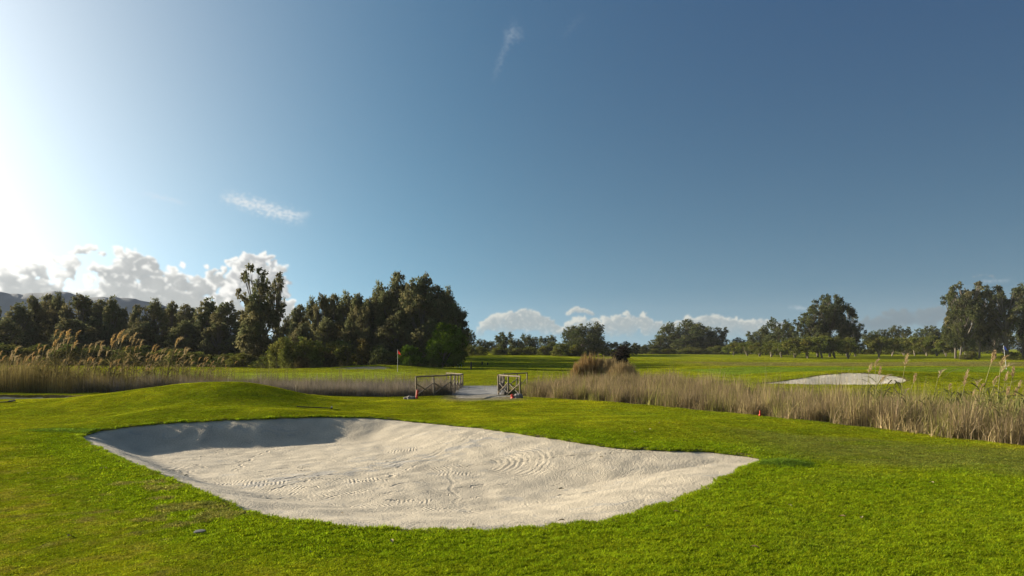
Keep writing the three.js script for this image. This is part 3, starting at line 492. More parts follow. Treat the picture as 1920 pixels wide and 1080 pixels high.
// ------------------------------------------------------------------ trees
const barkMat = vmat(), crownMat = leafMat(0.4);
function makeTree(seed, o) {                                          // o: h height, w width, base of crown 0..1, lobes, leaves, leaf size, colours
  const r = rng(seed), g = new THREE.Group(), wood = new Soup(), cr = new Soup(), lobes = [], bark = o.bark ?? [0.17, 0.145, 0.12];
  const env = o.env ?? ((t) => Math.pow(Math.sin(Math.PI * (0.14 + 0.83 * t)), 0.75));
  const bend = V((r() - .5) * o.w * 0.25, 0, (r() - .5) * o.w * 0.25), spine = (t) => V(bend.x * Math.sin(t * 2.6), o.h * t, bend.z * Math.sin(t * 2.2));
  const leaders = o.leaders ?? 1, heads = []; for (let k = 0; k < leaders; k++) { const a = k / leaders * 6.283 + r(); heads.push(leaders > 1 ? V(Math.cos(a) * o.w * 0.2, 0, Math.sin(a) * o.w * 0.2) : V(0, 0, 0)); }
  for (let k = 0; k < o.lobes; k++) {
    const t = Math.pow((k + r()) / o.lobes, o.topHeavy ?? 0.85), a = r() * 6.283 + k * 2.4, e = env(t), hd = heads[k % leaders], rad = o.w * (o.lobe ?? 0.2) * (0.65 + r() * 0.6) * (1 - 0.38 * t), q = Math.max(0, e * o.w / 2 - rad * 0.75) * Math.sqrt(0.12 + r() * 0.88), y = o.h * lerp(o.base, 1, t) - rad * 0.7 * t, sp = spine(y / o.h);
    const fade = sst(o.base, 1, y / o.h); lobes.push({ c: V(sp.x + hd.x * fade + Math.cos(a) * q, Math.max(rad * 0.5, y), sp.z + hd.z * fade + Math.sin(a) * q), r: rad, tall: o.tall ?? 1.15, k: 0.72 + r() * 0.56, warm: r(), hd });
  }
  // trunk and limbs
  const tr = o.trunk ?? o.h * 0.022, tp = []; for (let k = 0; k <= 6; k++) { const t = k / 6 * (o.base + (1 - o.base) * 0.62); tp.push(spine(t)); }
  const bc = () => { const f = 0.75 + r() * 0.5; return bark.map((v) => v * f); };
  for (let k = 0; k < (o.stems ?? 1); k++) { const a = r() * 6.283, s = k ? o.w * 0.12 : 0; wood.tube(tp.map((p, i) => V(p.x + Math.cos(a) * s * i / 3, p.y - (i ? 0 : 0.25), p.z + Math.sin(a) * s * i / 3)), tp.map((_, i) => tr * (k ? 0.7 : 1) * (1.25 - i * 0.17)), bc, 7); }
  for (const L of lobes) {
    const t0 = clamp(L.c.y / o.h * (0.42 + r() * 0.2), o.base * 0.4, 0.8), s = spine(t0), mid = s.clone().lerp(L.c, 0.55); mid.y += (r() - 0.2) * L.r * 0.5; mid.x += (r() - .5) * L.r * 0.5; mid.z += (r() - .5) * L.r * 0.5;
    wood.tube([s, s.clone().lerp(mid, 0.5), mid, L.c.clone().add(V(0, L.r * 0.2, 0))], [tr * 0.42, tr * 0.34, tr * 0.25, tr * 0.07], bc, 5);
    for (let k = 0; k < 3; k++) { const a = r() * 6.283, e = L.c.clone().add(V(Math.cos(a) * L.r * 0.8, (r() - 0.3) * L.r, Math.sin(a) * L.r * 0.8)); wood.tube([mid, mid.clone().lerp(e, 0.6).add(V(0, L.r * .12, 0)), e], [tr * 0.13, tr * 0.09, tr * 0.03], bc, 4); }
  }
  // leaves: sprays on the lobes, gaps between them
  const vol = lobes.reduce((s, L) => s + L.r * L.r, 0);
  for (const L of lobes) {
    const n = Math.round(o.leaves * L.r * L.r / vol), sprays = [], ns = o.sprays ?? 16;
    for (let k = 0; k < ns; k++) { const z = 1 - 2 * r(), a = r() * 6.283, q = Math.sqrt(1 - z * z), m = 0.55 + 0.5 * Math.sqrt(r()); sprays.push([Math.cos(a) * q * m, (z * 0.95 + 0.12) * m * L.tall, Math.sin(a) * q * m, 0.22 + r() * 0.22, 0.8 + r() * 0.4]); }
    const base = mix3(o.colors[0], o.colors[1], L.warm);
    for (let k = 0; k < n; k++) {
      const s = sprays[Math.floor(r() * ns)], u = (r() + r() + r() - 1.5) * 1.15, v = (r() + r() + r() - 1.5) * 1.15, w = (r() + r() + r() - 1.5) * 1.15;
      const x = L.c.x + (s[0] + u * s[3]) * L.r, y = L.c.y + (s[1] + v * s[3]) * L.r, z = L.c.z + (s[2] + w * s[3]) * L.r; if (y < 0.03) continue;
      const a = r() * 6.283, dn = o.droop ?? 0.5, dx = Math.cos(a) * (1 - dn * 0.5), dz = Math.sin(a) * (1 - dn * 0.5), dy = (r() - 0.5) * 1.4 - dn, l = Math.hypot(dx, dy, dz), len = o.leaf * (0.6 + r() * 0.8), b = r() * 6.283;
      let wx = dy * Math.cos(b) - dz * Math.sin(b), wy = dz * Math.sin(b) * 0.6 - dx * Math.cos(b), wz = dx * Math.sin(b) - dy * Math.sin(b) * 0.5; const wl = Math.hypot(wx, wy, wz) || 1, wd = len * (o.leafW ?? 0.26) / wl; wx *= wd; wy *= wd; wz *= wd;
      const f = L.k * s[4] * (0.75 + r() * 0.5), c = [base[0] * f, base[1] * f, base[2] * f], ex = dx / l * len, ey = dy / l * len, ez = dz / l * len;
      const A = cr.v(x, y, z, c), B = cr.v(x + ex * 0.45 + wx, y + ey * 0.45 + wy, z + ez * 0.45 + wz, c), C = cr.v(x + ex, y + ey, z + ez, c), E = cr.v(x + ex * 0.45 - wx, y + ey * 0.45 - wy, z + ez * 0.45 - wz, c);
      cr.quad(A, B, C, E);
    }
  }
  part('trunk', wood.geometry(true), barkMat, g); part('crown', cr.geometry(), crownMat, g);
  g.userData.h = o.h; g.userData.w = o.w; return g;
}
const GREY = [[0.125, 0.138, 0.060], [0.178, 0.155, 0.070]], DARK = [[0.075, 0.092, 0.036], [0.115, 0.118, 0.040]], OLIVE = [[0.125, 0.155, 0.032], [0.175, 0.16, 0.036]], BROWN = [[0.17, 0.115, 0.036], [0.13, 0.12, 0.034]];
const narrow = (t) => Math.pow(Math.sin(Math.PI * (0.2 + 0.76 * t)), 0.6), dome = (t) => Math.sqrt(Math.max(0.05, 1 - Math.pow(Math.max(0, t - 0.12) / 0.9, 2.2))), flat = (t) => Math.pow(Math.sin(Math.PI * (0.3 + 0.6 * t)), 0.5);
const protos = {
  tall: [0, 1, 2].map((k) => makeTree(200 + k, { h: 12, w: 6.2, base: 0.16, lobes: 34, leaves: 11000, leaf: 0.34, colors: GREY, env: narrow, lobe: 0.19, tall: 1.5, droop: 0.8 })),
  airy: [0, 1].map((k) => makeTree(220 + k, { h: 14, w: 6.5, base: 0.34, lobes: 34, leaves: 6400, leaf: 0.34, colors: GREY, env: narrow, lobe: 0.125, tall: 1.2, droop: 0.7, leaders: 2, sprays: 11, bark: [0.16, 0.14, 0.115] })),
  broad: [0, 1, 2].map((k) => makeTree(240 + k, { h: 12, w: 10, base: 0.14, lobes: 44, leaves: 14000, leaf: 0.36, colors: DARK, env: dome, lobe: 0.155, tall: 1.15, droop: 0.6, leaders: 3 })),
  umbrella: [0, 1, 2].map((k) => makeTree(330 + k, { h: 16, w: 13, base: 0.2, lobes: 40, leaves: 15000, leaf: 0.42, colors: DARK, env: (t) => Math.sqrt(Math.max(0.06, 1 - Math.pow(t, 2.4))) * (0.7 + 0.3 * Math.sin(t * 9 + k)), lobe: 0.125, tall: 0.95, droop: 0.5, leaders: 3, sprays: 14, topHeavy: 0.7, bark: [0.14, 0.12, 0.1], trunk: 0.34 })),
  small: [0, 1, 2].map((k) => makeTree(260 + k, { h: 5.6, w: 6, base: 0.38, lobes: 20, leaves: 5200, leaf: 0.34, colors: OLIVE, env: flat, lobe: 0.19, tall: 0.85, droop: 0.3, trunk: 0.16, stems: 3, bark: [0.21, 0.18, 0.14] })),
  shrub: [0, 1, 2].map((k) => makeTree(280 + k, { h: 3.6, w: 4.6, base: 0.04, lobes: 20, leaves: 4600, leaf: 0.26, colors: k === 2 ? BROWN : OLIVE, env: dome, lobe: 0.2, tall: 1.25, droop: 0.1, trunk: 0.06, stems: 3 })),
  far: [0, 1, 2].map((k) => makeTree(300 + k, { h: 10, w: 9, base: 0.1, lobes: 30, leaves: 5600, leaf: 0.5, colors: DARK, env: dome, lobe: 0.17, tall: 1.1, droop: 0.5, leaders: 2 })),
};
const pr = rng(888);
function plant(kind, variant, name, label, group, px, topY, wPx, d, { turn, sink = 0 } = {}) {   // a measured tree: where its axis and top stand, how wide, how far off
  const src = protos[kind][variant % protos[kind].length], o = src.clone(); o.name = numbered(name); tag(o, label, 'tree', group); scene.add(o);
  const x = (px - 960) / F * d, y = ground(x, d), top = EYE + (HZ - topY) / F * d, k = (top - y) / src.userData.h, q = wPx / F * d / src.userData.w;
  o.position.set(x, y - 0.05 - sink, -d); o.scale.set(q, k, q * (0.9 + pr() * 0.2)); o.rotation.y = turn ?? pr() * 6.283; if (kind === 'shrub') o.userData.category = 'shrub';
  return o;
}
{
  const L1 = 'dark slender tree in the hazy row below the hills', g1 = 'trees in the row below the hills';
  [[-70, 560, 80, 128], [-25, 566, 70, 122], [28, 572, 66, 118], [62, 555, 60, 124], [95, 556, 58, 130], [112, 553, 56, 126], [150, 553, 84, 120], [190, 566, 60, 126], [206, 560, 42, 116], [232, 578, 44, 124], [254, 574, 40, 130], [296, 564, 64, 114], [322, 566, 60, 120], [350, 574, 60, 126], [384, 563, 66, 116], [428, 566, 66, 112], [456, 585, 60, 118], [20, 600, 80, 112], [130, 598, 90, 112], [262, 604, 80, 110], [340, 604, 80, 108], [410, 604, 80, 106]].forEach(([x, y, w, d], i) => plant('tall', i, 'slender_tree', L1, g1, x, y, w, d));
  const L2 = 'grey green tree in the dense grove beside the big rounded grove', g2 = 'trees between the tall pair and the big grove';
  [[560, 575, 50, 108], [583, 562, 52, 112], [603, 552, 46, 105], [624, 556, 54, 108], [650, 553, 60, 106], [672, 551, 56, 102], [566, 605, 60, 100], [610, 600, 60, 101], [690, 560, 50, 100], [540, 600, 46, 112]].forEach(([x, y, w, d], i) => plant('tall', i + 1, 'slender_tree', L2, g2, x, y, w, d));
  plant('airy', 0, 'tall_tree', 'tallest tree with an open crown and thin pointed top before the clouds', undefined, 486, 499, 64, 96, { turn: 0.3 });
  plant('airy', 1, 'tall_tree', 'tall open crowned tree with a rounded top beside the tallest one', undefined, 520, 509, 60, 97, { turn: 2.1 });
  plant('tall', 0, 'slender_tree', 'bushy dark tree filling the space under the tallest pair', undefined, 490, 562, 86, 95, { turn: 1.1 });
  const L3 = 'large grey olive tree in the big rounded grove behind the round bush', g3 = 'trees of the big rounded grove';
  [[712, 536, 60, 104], [728, 545, 60, 101], [748, 516, 70, 103], [770, 528, 70, 99], [796, 515, 74, 101], [822, 540, 70, 99], [843, 542, 56, 102], [790, 556, 84, 97], [745, 580, 76, 98], [846, 575, 56, 97], [700, 570, 60, 101]].forEach(([x, y, w, d], i) => plant('tall', i + 2, 'slender_tree', L3, g3, x, y, w * 1.1, d));
  const L3b = 'dark broad tree hidden behind the big rounded grove', g3b = 'trees behind the big grove';
  [[690, 562, 100, 118], [735, 548, 100, 112], [800, 545, 100, 116], [770, 542, 110, 130], [838, 566, 80, 124], [720, 555, 100, 146], [800, 560, 110, 152], [842, 582, 70, 162], [700, 575, 100, 168], [760, 575, 110, 180]].forEach(([x, y, w, d], i) => plant('broad', i, 'broad_tree', L3b, g3b, x, y, w, d));
  const L4 = 'dark rounded tree in the distant row across the middle fairway', g4 = 'trees of the distant middle row';
  [[884, 619, 44, 205], [906, 636, 36, 215], [925, 640, 36, 225], [948, 623, 46, 220], [968, 634, 30, 215], [986, 627, 32, 225], [1008, 632, 34, 220], [1026, 629, 40, 210], [1040, 640, 30, 200], [1066, 612, 66, 192], [1104, 605, 62, 196], [1086, 622, 70, 188], [1122, 614, 36, 200], [1142, 640, 44, 185], [1168, 641, 44, 190], [1186, 643, 36, 200], [1205, 648, 34, 215]].forEach(([x, y, w, d], i) => plant('far', i, 'distant_tree', L4, g4, x, y, w, d));
  const L5 = 'dark broad tree in the isolated clump across the right fairway', g5 = 'trees of the clump across the right fairway';
  [[1236, 628, 50, 238], [1262, 606, 60, 240], [1280, 600, 60, 245], [1304, 606, 60, 240], [1332, 614, 50, 236], [1356, 614, 46, 240], [1222, 645, 40, 230], [1290, 622, 80, 230], [1330, 636, 60, 228]].forEach(([x, y, w, d], i) => plant('far', i + 1, 'clump_tree', L5, g5, x, y, w, d));
  const L6 = 'rounded dark tree left of the tall heavy crowned tree', g6 = 'trees left of the heavy crowned tree';
  [[1408, 622, 46, 215], [1436, 612, 46, 205], [1456, 599, 56, 200], [1478, 612, 44, 196]].forEach(([x, y, w, d], i) => plant('far', i, 'distant_tree', L6, g6, x, y, w, d));
  const L7 = 'part of the tall heavy crowned tree group on the right', g7 = 'trunks of the heavy crowned group';
  [[1556, 550, 84, 178], [1534, 572, 76, 176], [1588, 572, 70, 180], [1512, 592, 56, 178], [1604, 606, 50, 182]].forEach(([x, y, w, d], i) => plant('umbrella', i, 'heavy_tree', ['tallest heavy crowned tree standing over the row of low trees', 'heavy crowned tree leaning into the left of the tallest one', 'heavy crowned tree tucked against the right of the tallest one', 'lower tree stepping down left from the heavy crowns', 'small dark tree at the right foot of the heavy crowns'][i], undefined, x, y, w, d));
  const L8 = 'low spreading tree with pale forked trunks in the row along the fairway', g8 = 'low trees along the right fairway';
  [[1300, 650, 40, 225], [1345, 648, 44, 220], [1376, 641, 44, 205], [1402, 640, 46, 192], [1424, 642, 44, 182], [1446, 640, 44, 176], [1466, 640, 42, 170], [1490, 634, 50, 166], [1515, 632, 52, 164], [1542, 628, 56, 162], [1566, 632, 50, 164], [1590, 634, 50, 160], [1648, 628, 48, 168], [1672, 634, 40, 190], [1695, 634, 44, 200], [1716, 630, 46, 196], [1738, 632, 44, 192], [1756, 630, 46, 186], [1774, 636, 40, 182]].forEach(([x, y, w, d], i) => plant('small', i, 'low_tree', L8, g8, x, y, w, d));
  const L9 = 'dark tree rising behind the low pale trunked row', g9 = 'trees behind the low row';
  [[1640, 622, 40, 225], [1662, 618, 40, 230], [1688, 611, 46, 235], [1722, 618, 44, 240], [1748, 612, 46, 236], [1770, 618, 40, 232], [1390, 634, 50, 235]].forEach(([x, y, w, d], i) => plant('far', i + 2, 'distant_tree', L9, g9, x, y, w, d));
  const L10 = 'tall grove tree with bare pale trunks beside the blue flag', g10 = 'trees of the grove beside the blue flag';
  [[1792, 542, 56, 158], [1812, 526, 60, 156], [1836, 536, 52, 160], [1866, 542, 60, 158], [1888, 538, 62, 154], [1918, 532, 70, 158], [1950, 528, 80, 160], [1990, 536, 80, 156], [1800, 575, 56, 152], [2040, 540, 80, 158]].forEach(([x, y, w, d], i) => plant(i % 3 === 1 ? 'airy' : 'umbrella', i, 'grove_tree', L10, g10, x, y, w * 1.15, d));
  const L11 = 'far dark tree glimpsed between the bare trunks of the right grove', g11 = 'trees seen behind the right grove';
  [[1786, 626, 50, 250], [1818, 622, 50, 256], [1850, 626, 50, 250], [1882, 620, 54, 258], [1914, 624, 54, 252], [1950, 620, 60, 256]].forEach(([x, y, w, d], i) => plant('far', i, 'distant_tree', L11, g11, x, y, w, d));
  // undergrowth
  const S1 = 'brown green shrub in the thicket below the left grove', gs1 = 'shrubs below the left grove';
  [[560, 652, 60, 88, 0], [590, 648, 60, 86, 2], [622, 642, 64, 88, 0], [650, 640, 70, 87, 1], [676, 636, 60, 86, 2], [704, 650, 60, 87, 0], [726, 660, 56, 84, 1], [534, 660, 60, 88, 1], [505, 664, 60, 89, 0], [460, 662, 70, 92, 1], [420, 664, 70, 94, 0], [380, 660, 70, 96, 1], [340, 656, 80, 98, 0], [300, 654, 80, 100, 1], [610, 660, 50, 84, 2], [570, 668, 46, 83, 2], [543, 633, 52, 84, 1], [572, 635, 52, 84, 0], [520, 636, 52, 86, 1], [600, 640, 50, 83, 1], [250, 650, 90, 102, 0], [190, 648, 90, 104, 1], [130, 648, 90, 104, 0], [70, 646, 90, 104, 1], [10, 646, 90, 104, 0], [-50, 646, 90, 104, 1]].forEach(([x, y, w, d, v]) => plant('shrub', v, 'thicket_shrub', S1, gs1, x, y, w, d));
  const S2 = 'low dark shrub at the foot of the distant trees', gs2 = 'shrubs at the foot of the distant trees';
  [[880, 646, 40, 190], [905, 650, 40, 195], [935, 651, 40, 205], [965, 652, 40, 205], [995, 650, 40, 205], [1022, 648, 36, 200], [1052, 645, 44, 184], [1080, 646, 40, 182], [1225, 654, 40, 222], [1255, 654, 40, 224], [1285, 655, 40, 222], [1315, 654, 40, 220], [1350, 654, 40, 218], [1625, 655, 30, 215], [1660, 652, 40, 215], [1700, 650, 40, 215], [1740, 650, 40, 212], [1815, 658, 40, 150], [1900, 660, 44, 148]].forEach(([x, y, w, d], i) => plant('shrub', i % 2, 'foot_shrub', S2, gs2, x, y, w, d));
}
console.log('trees done');
{ // the dense round bush by the left green, its small neighbour, and the thicket by the reeds
  const bushMat = leafMat(0.12);
  function bush(name, label, seed, px, topY, w, d, leaves, colors, leaf, lobe, o = {}) {
    const x = (px - 960) / F * d, y = ground(x, d), h = EYE + (HZ - topY) / F * d - y, g = makeTree(seed, { h, w: w / F * d, base: 0.03, lobes: o.lobes ?? 60, leaves, leaf, colors, env: o.env ?? ((t) => Math.pow(Math.sin(Math.PI * (0.22 + 0.70 * t)), 0.55)), lobe, tall: 0.95, droop: o.droop ?? 0.1, sprays: o.sprays ?? 30, trunk: 0.14, stems: 3, leafW: 0.4, topHeavy: 0.95, ...o });
    g.name = numbered(name); tag(g, label, 'bush'); g.position.set(x, y - 0.03, -d); scene.add(g); g.children[1].material = bushMat; return g;
  }
  const fresh = [[0.085, 0.14, 0.012], [0.115, 0.165, 0.014]];
  bush('round_bush', 'dense rounded bright green bush beside the left green', 501, 827, 608, 88, 83, 46000, fresh, 0.2, 0.165, { lobes: 46 });
  bush('round_bush', 'small dense green bush left of the big rounded one', 502, 771, 648, 46, 82, 15000, fresh, 0.18, 0.17, { lobes: 34 });
  bush('low_bush', 'dark low bush at the far edge behind the left green', 503, 720, 655, 60, 84, 9000, DARK, 0.22, 0.18, { lobes: 30 });
  function fanBush(name, label, seed, px, topY, w, d, n, cols) {      // fine upright twigs fanning from one stool
    const r = rng(seed), x = (px - 960) / F * d, y = ground(x, d), h = EYE + (HZ - topY) / F * d - y, half = w / F * d / 2, g = thing(name, label, 'bush', [x, y - 0.03, -d]), tw = new Soup(), st = new Soup();
    for (let k = 0; k < 9; k++) { const a = k * 0.7 + r(), q = half * 0.55; st.tube([V(Math.cos(a) * 0.1, 0, Math.sin(a) * 0.1), V(Math.cos(a) * q * 0.5, h * 0.35, Math.sin(a) * q * 0.5), V(Math.cos(a) * q, h * 0.7, Math.sin(a) * q)], [0.03, 0.02, 0.006], [0.13, 0.09, 0.06], 5); }
    for (let k = 0; k < n; k++) {
      const a = r() * 6.283, u = Math.sqrt(r()), f = 0.65 + r() * 0.7, base = mix3(cols[0], cols[1], r()), c = base.map((v) => v * f), L = 0.35 + r() * 0.5, dome = Math.sqrt(1 - 0.75 * u * u) * (0.86 + 0.22 * noise(a * 1.3 + seed, u * 3)), top = h * dome * (0.45 + 0.55 * Math.pow(r(), 0.45)), ox = Math.cos(a) * half * u, oz = Math.sin(a) * half * u, out = 0.5 * u * L, sx = (r() - .5) * 0.16, sz = (r() - .5) * 0.16, wd = 0.007 + r() * 0.009, b = r() * 6.283;
      const bx = ox - Math.cos(a) * out + sx, bz = oz - Math.sin(a) * out - sz, by = Math.max(0, top - L), A = tw.v(bx - Math.cos(b) * wd, by, bz - Math.sin(b) * wd, c), B = tw.v(bx + Math.cos(b) * wd, by, bz + Math.sin(b) * wd, c), T = tw.v(ox + 0.06, top, oz, c); tw.tri(A, B, T);
    }
    part('stem_cluster', st.geometry(true), barkMat, g); part('twig_crown', tw.geometry(), reedMat, g); return g;
  }
  const RUST = [[0.30, 0.185, 0.07], [0.27, 0.195, 0.09]], TAN = [[0.38, 0.285, 0.14], [0.28, 0.21, 0.10]];
  fanBush('rusty_bush', 'rust brown twiggy bush, tallest of those in the dry reeds', 504, 1106, 653, 78, 47, 6500, RUST);
  fanBush('rusty_bush', 'small reddish bush at the left foot of the tallest rust brown one', 514, 1086, 668, 44, 46, 2600, RUST);
  fanBush('rusty_bush', 'tan brown twiggy bush right of the tallest rust brown one', 505, 1138, 659, 72, 46.5, 5200, TAN);
  fanBush('rusty_bush', 'pale tan bush sloping down into the dry reeds', 515, 1166, 668, 70, 45, 5000, TAN);
  bush('dark_bush', 'dark leafless looking bush behind the brown bushes', 506, 1170, 650, 50, 54, 9000, [[0.05, 0.035, 0.035], [0.06, 0.05, 0.035]], 0.2, 0.17, { lobes: 36, leafW: 0.14 });
}

// ------------------------------------------------------------------ footbridge: slab, path and log railings
const woodMap = grainTexture(256, 0.55, 1, 61, 5);
const logMat = std([0.40, 0.315, 0.205], 0.9, { map: woodMap, bumpMap: woodMap, bumpScale: 0.006 }), logMat2 = std([0.31, 0.26, 0.195], 0.9, { map: woodMap, bumpMap: woodMap, bumpScale: 0.006 });
function log(name, a, b, rad, parent, m = logMat) {                   // a slightly crooked, tapered, rounded pole from a to b
  const len = a.distanceTo(b), g = new THREE.CylinderGeometry(rad * 0.93, rad, len, 9, 5), p = g.attributes.position, k = a.x * 3.1 + b.z * 1.7;
  for (let i = 0; i < p.count; i++) { const y = p.getY(i), w = rad * 0.22; p.setX(i, p.getX(i) + w * noise(y * 1.3, k)); p.setZ(i, p.getZ(i) + w * noise(y * 1.3 + 7, k)); }
  g.computeVertexNormals(); const o = part(name, g, m, parent); o.position.copy(a).add(b).multiplyScalar(0.5); o.quaternion.setFromUnitVectors(up, b.clone().sub(a).normalize()); return o;
}
const railTop = (x, d) => (d > 41.5 ? 0.76 : d > 36.4 ? lerp(0.95, 0.76, (d - 36.4) / 5.1) : 0.93);
function railing(label, runs) {
  const [x0, d0] = runs[1][0], t = thing('bridge_railing', label, 'railing', [x0, 0, -d0]), P = (x, y, d) => V(x - x0, y, -(d - d0)), done = new Set();
  runs.forEach((run) => {
    run.forEach(([x, d], i) => {
      const top = railTop(x, d), foot = Math.min(ground(x, d), 0.02), key = x + ',' + d;
      if (!done.has(key)) { done.add(key); log('post', P(x + 0.03 * noise(x * 9, d), foot - 0.2, d), P(x, top + 0.03, d), 0.047, t, i % 2 ? logMat2 : logMat); }
      if (i) {
        const [u, e] = run[i - 1], tb = railTop(u, e), fb = Math.min(ground(u, e), 0.02), ex = (x - u) * 0.04, ed = (d - e) * 0.04, lowA = Math.max(fb, tb - 0.95) + 0.08, lowB = Math.max(foot, top - 0.95) + 0.08;
        log('handrail', P(u - ex, tb + 0.075, e - ed), P(x + ex, top + 0.07, d + ed), 0.043, t);
        log('brace', P(u, lowA, e + 0.04), P(x, top - 0.28, d + 0.04), 0.03, t, logMat2); log('brace', P(u, tb - 0.28, e - 0.04), P(x, lowB, d - 0.04), 0.03, t);
      }
    });
  });
  return t;
}
railing('rustic log railing along the left side of the footbridge', [[[-4.85, 34.4], [-4.1, 35.5], [-3.3, 36.6]], [[-3.3, 36.6], [-3.22, 38.2], [-3.18, 39.8], [-3.14, 41.4], [-3.12, 43]], [[-3.12, 43], [-3.72, 43.9], [-4.3, 44.7]]]);
railing('rustic log railing along the right side of the footbridge', [[[0.4, 35.0], [-0.2, 35.8], [-0.74, 36.6]], [[-0.74, 36.6], [-0.68, 38.2], [-0.62, 39.8], [-0.56, 41.4], [-0.5, 43]], [[-0.5, 43], [0.32, 44], [1.0, 45]]]);
{
  const grain = grainTexture(512, 0.72, 1, 71, 7), gb = grainTexture(256, 0, 1, 72, 9, false);
  const br = thing('footbridge', 'flat grey concrete slab of the footbridge between the log railings', 'bridge', [-1.92, 0, -39.8]);
  const slab = new THREE.BoxGeometry(2.75, 0.16, 7.2, 8, 1, 16), p = slab.attributes.position; for (let i = 0; i < p.count; i++) p.setY(i, p.getY(i) + 0.008 * noise(p.getX(i) * 1.5, p.getZ(i) * 1.5)); slab.computeVertexNormals();
  const deck = part('deck', slab, std([0.36, 0.35, 0.33], 0.95, { map: grain, bumpMap: gb, bumpScale: 0.01 }), br); deck.position.y = -0.07; deck.rotation.x = 0.018; deck.rotation.y = -0.02;
  for (const s of [-1, 1]) { const b = part('edge_beam', new THREE.BoxGeometry(0.14, 0.24, 7.3), logMat2, br); b.position.set(s * 1.46, -0.09, 0); b.rotation.x = 0.018; b.rotation.y = -0.02; }
  const pts = [], uv = [], idx = [], N = 26, M = 9;                    // worn gravel approach on the near side
  for (let j = 0; j <= N; j++) for (let i = 0; i <= M; i++) { const d = lerp(33.5, 36.6, j / N), w = lerp(1.9, 1.4, j / N) * (1 + 0.12 * noise(d * 2.2, i)), x = pathX(d) + 0.35 + (i / M * 2 - 1) * w - 0.35 * j / N; const e = Math.min(i, M - i, j) === 0 ? -0.03 : 0.008; pts.push(x, land(x, d) + e + 0.012 * noise(x * 3, d * 3), -d); uv.push(x / 1.4, d / 1.4); }
  for (let j = 0; j < N; j++) for (let i = 0; i < M; i++) { const a = j * (M + 1) + i; idx.push(a, a + 1, a + M + 2, a, a + M + 2, a + M + 1); }
  const g = new THREE.BufferGeometry(); g.setAttribute('position', new THREE.Float32BufferAttribute(pts, 3)); g.setAttribute('uv', new THREE.Float32BufferAttribute(uv, 2)); g.setIndex(idx); g.computeVertexNormals();
  structure(new THREE.Mesh(g, std([0.33, 0.29, 0.22], 1, { map: grain, bumpMap: gb, bumpScale: 0.02 })), 'path', 'worn gravel approach to the footbridge');
}

// ------------------------------------------------------------------ small things
const red = std([0.62, 0.045, 0.02], 0.5), white = std([0.78, 0.78, 0.76], 0.55), dark = std([0.02, 0.02, 0.02], 0.6);
function stake(label, px, py, h, lean = 0, rad = 0.045) {
  const [x, d] = at(px, py), t = thing('red_stake', label, 'stake', [x, ground(x, d), -d]);
  const body = part('shaft', new THREE.LatheGeometry([[0, -0.12], [rad, -0.1], [rad, h * 0.9], [rad * 0.8, h * 0.97], [0, h]].map(([a, b]) => new THREE.Vector2(a, b)), 12), red, t);
  const cap = part('ground_collar', new THREE.LatheGeometry([[rad * 1.02, 0], [rad * 1.9, 0.0], [rad * 1.6, 0.05], [rad * 1.02, 0.07]].map(([a, b]) => new THREE.Vector2(a, b)), 12), red, t); cap.position.y = 0.005;
  t.rotation.z = lean; return t;
}
stake('red marker stake at the foot of the left railing', 781, 746, 0.45, -0.12, 0.052);
stake('squat red marker stake beside the grey boulder', 962, 747.5, 0.2, 0.35, 0.07);
stake('red marker stake among the reeds right of the footbridge', 1006, 737, 0.3, 0.05, 0.05);
stake('slim red stake at the front edge of the dry reeds', 1425, 781, 0.2, 0, 0.024);
function boulder(label, px, py, sx, sy, sz, c, seed) {
  const [x, d] = at(px, py), g = new THREE.IcosahedronGeometry(1, 4), p = g.attributes.position, q = V(0, 0, 0);
  for (let i = 0; i < p.count; i++) { q.fromBufferAttribute(p, i); const k = 1 + 0.22 * noise(q.x * 1.1 + seed, q.y * 1.1 + q.z) + 0.08 * noise(q.z * 3 + seed, q.x * 3); p.setXYZ(i, q.x * k * sx, q.y * k * sy, q.z * k * sz); }
  g.computeVertexNormals(); const o = new THREE.Mesh(g, std(c, 0.95, { map: woodMap })); o.name = numbered('boulder'); o.position.set(x, ground(x, d) + sy * 0.35, -d); tag(o, label, 'rock'); scene.add(o);
}
boulder('flat pale rock at the foot of the left railing', 769, 747, 0.28, 0.12, 0.2, [0.42, 0.36, 0.29], 1);
boulder('rounded grey boulder at the foot of the right railing', 971, 747.5, 0.24, 0.17, 0.2, [0.34, 0.31, 0.28], 5);
function flagstick(label, x, d, h, col, flagH, lean) {
  const t = thing('flagstick', label, 'golf flag', [x, ground(x, d), -d]);
  part('pole', new THREE.CylinderGeometry(0.014, 0.018, h + 0.1, 10).translate(0, h / 2 - 0.05, 0), white, t);
  const s = new THREE.PlaneGeometry(0.42, flagH, 10, 6), p = s.attributes.position;
  for (let i = 0; i < p.count; i++) { const u = p.getX(i) / 0.42 + 0.5, v = p.getY(i); p.setXYZ(i, 0.018 + u * 0.33, h - flagH / 2 - 0.01 + v * (1 - u * 0.92) - u * u * 0.34, 0.05 * Math.sin(u * 6) * u); }
  s.computeVertexNormals(); part('flag', s, new THREE.MeshPhysicalMaterial({ color: rgb(col), roughness: 0.9, transmission: 0.35, thickness: 0, side: THREE.DoubleSide }), t);
  part('finial', new THREE.SphereGeometry(0.022, 10, 8).translate(0, h + 0.005, 0), white, t); t.rotation.z = lean; return t;
}
flagstick('thin flagstick with a small red flag on the left green', (745.5 - 960) / F * 71, 71, 2.3, [0.75, 0.045, 0.03], 0.42, 0);
flagstick('thin leaning flagstick with a small blue flag on the right green', (1887 - 960) / F * 66, 66, 2.3, [0.05, 0.09, 0.5], 0.42, 0.12);
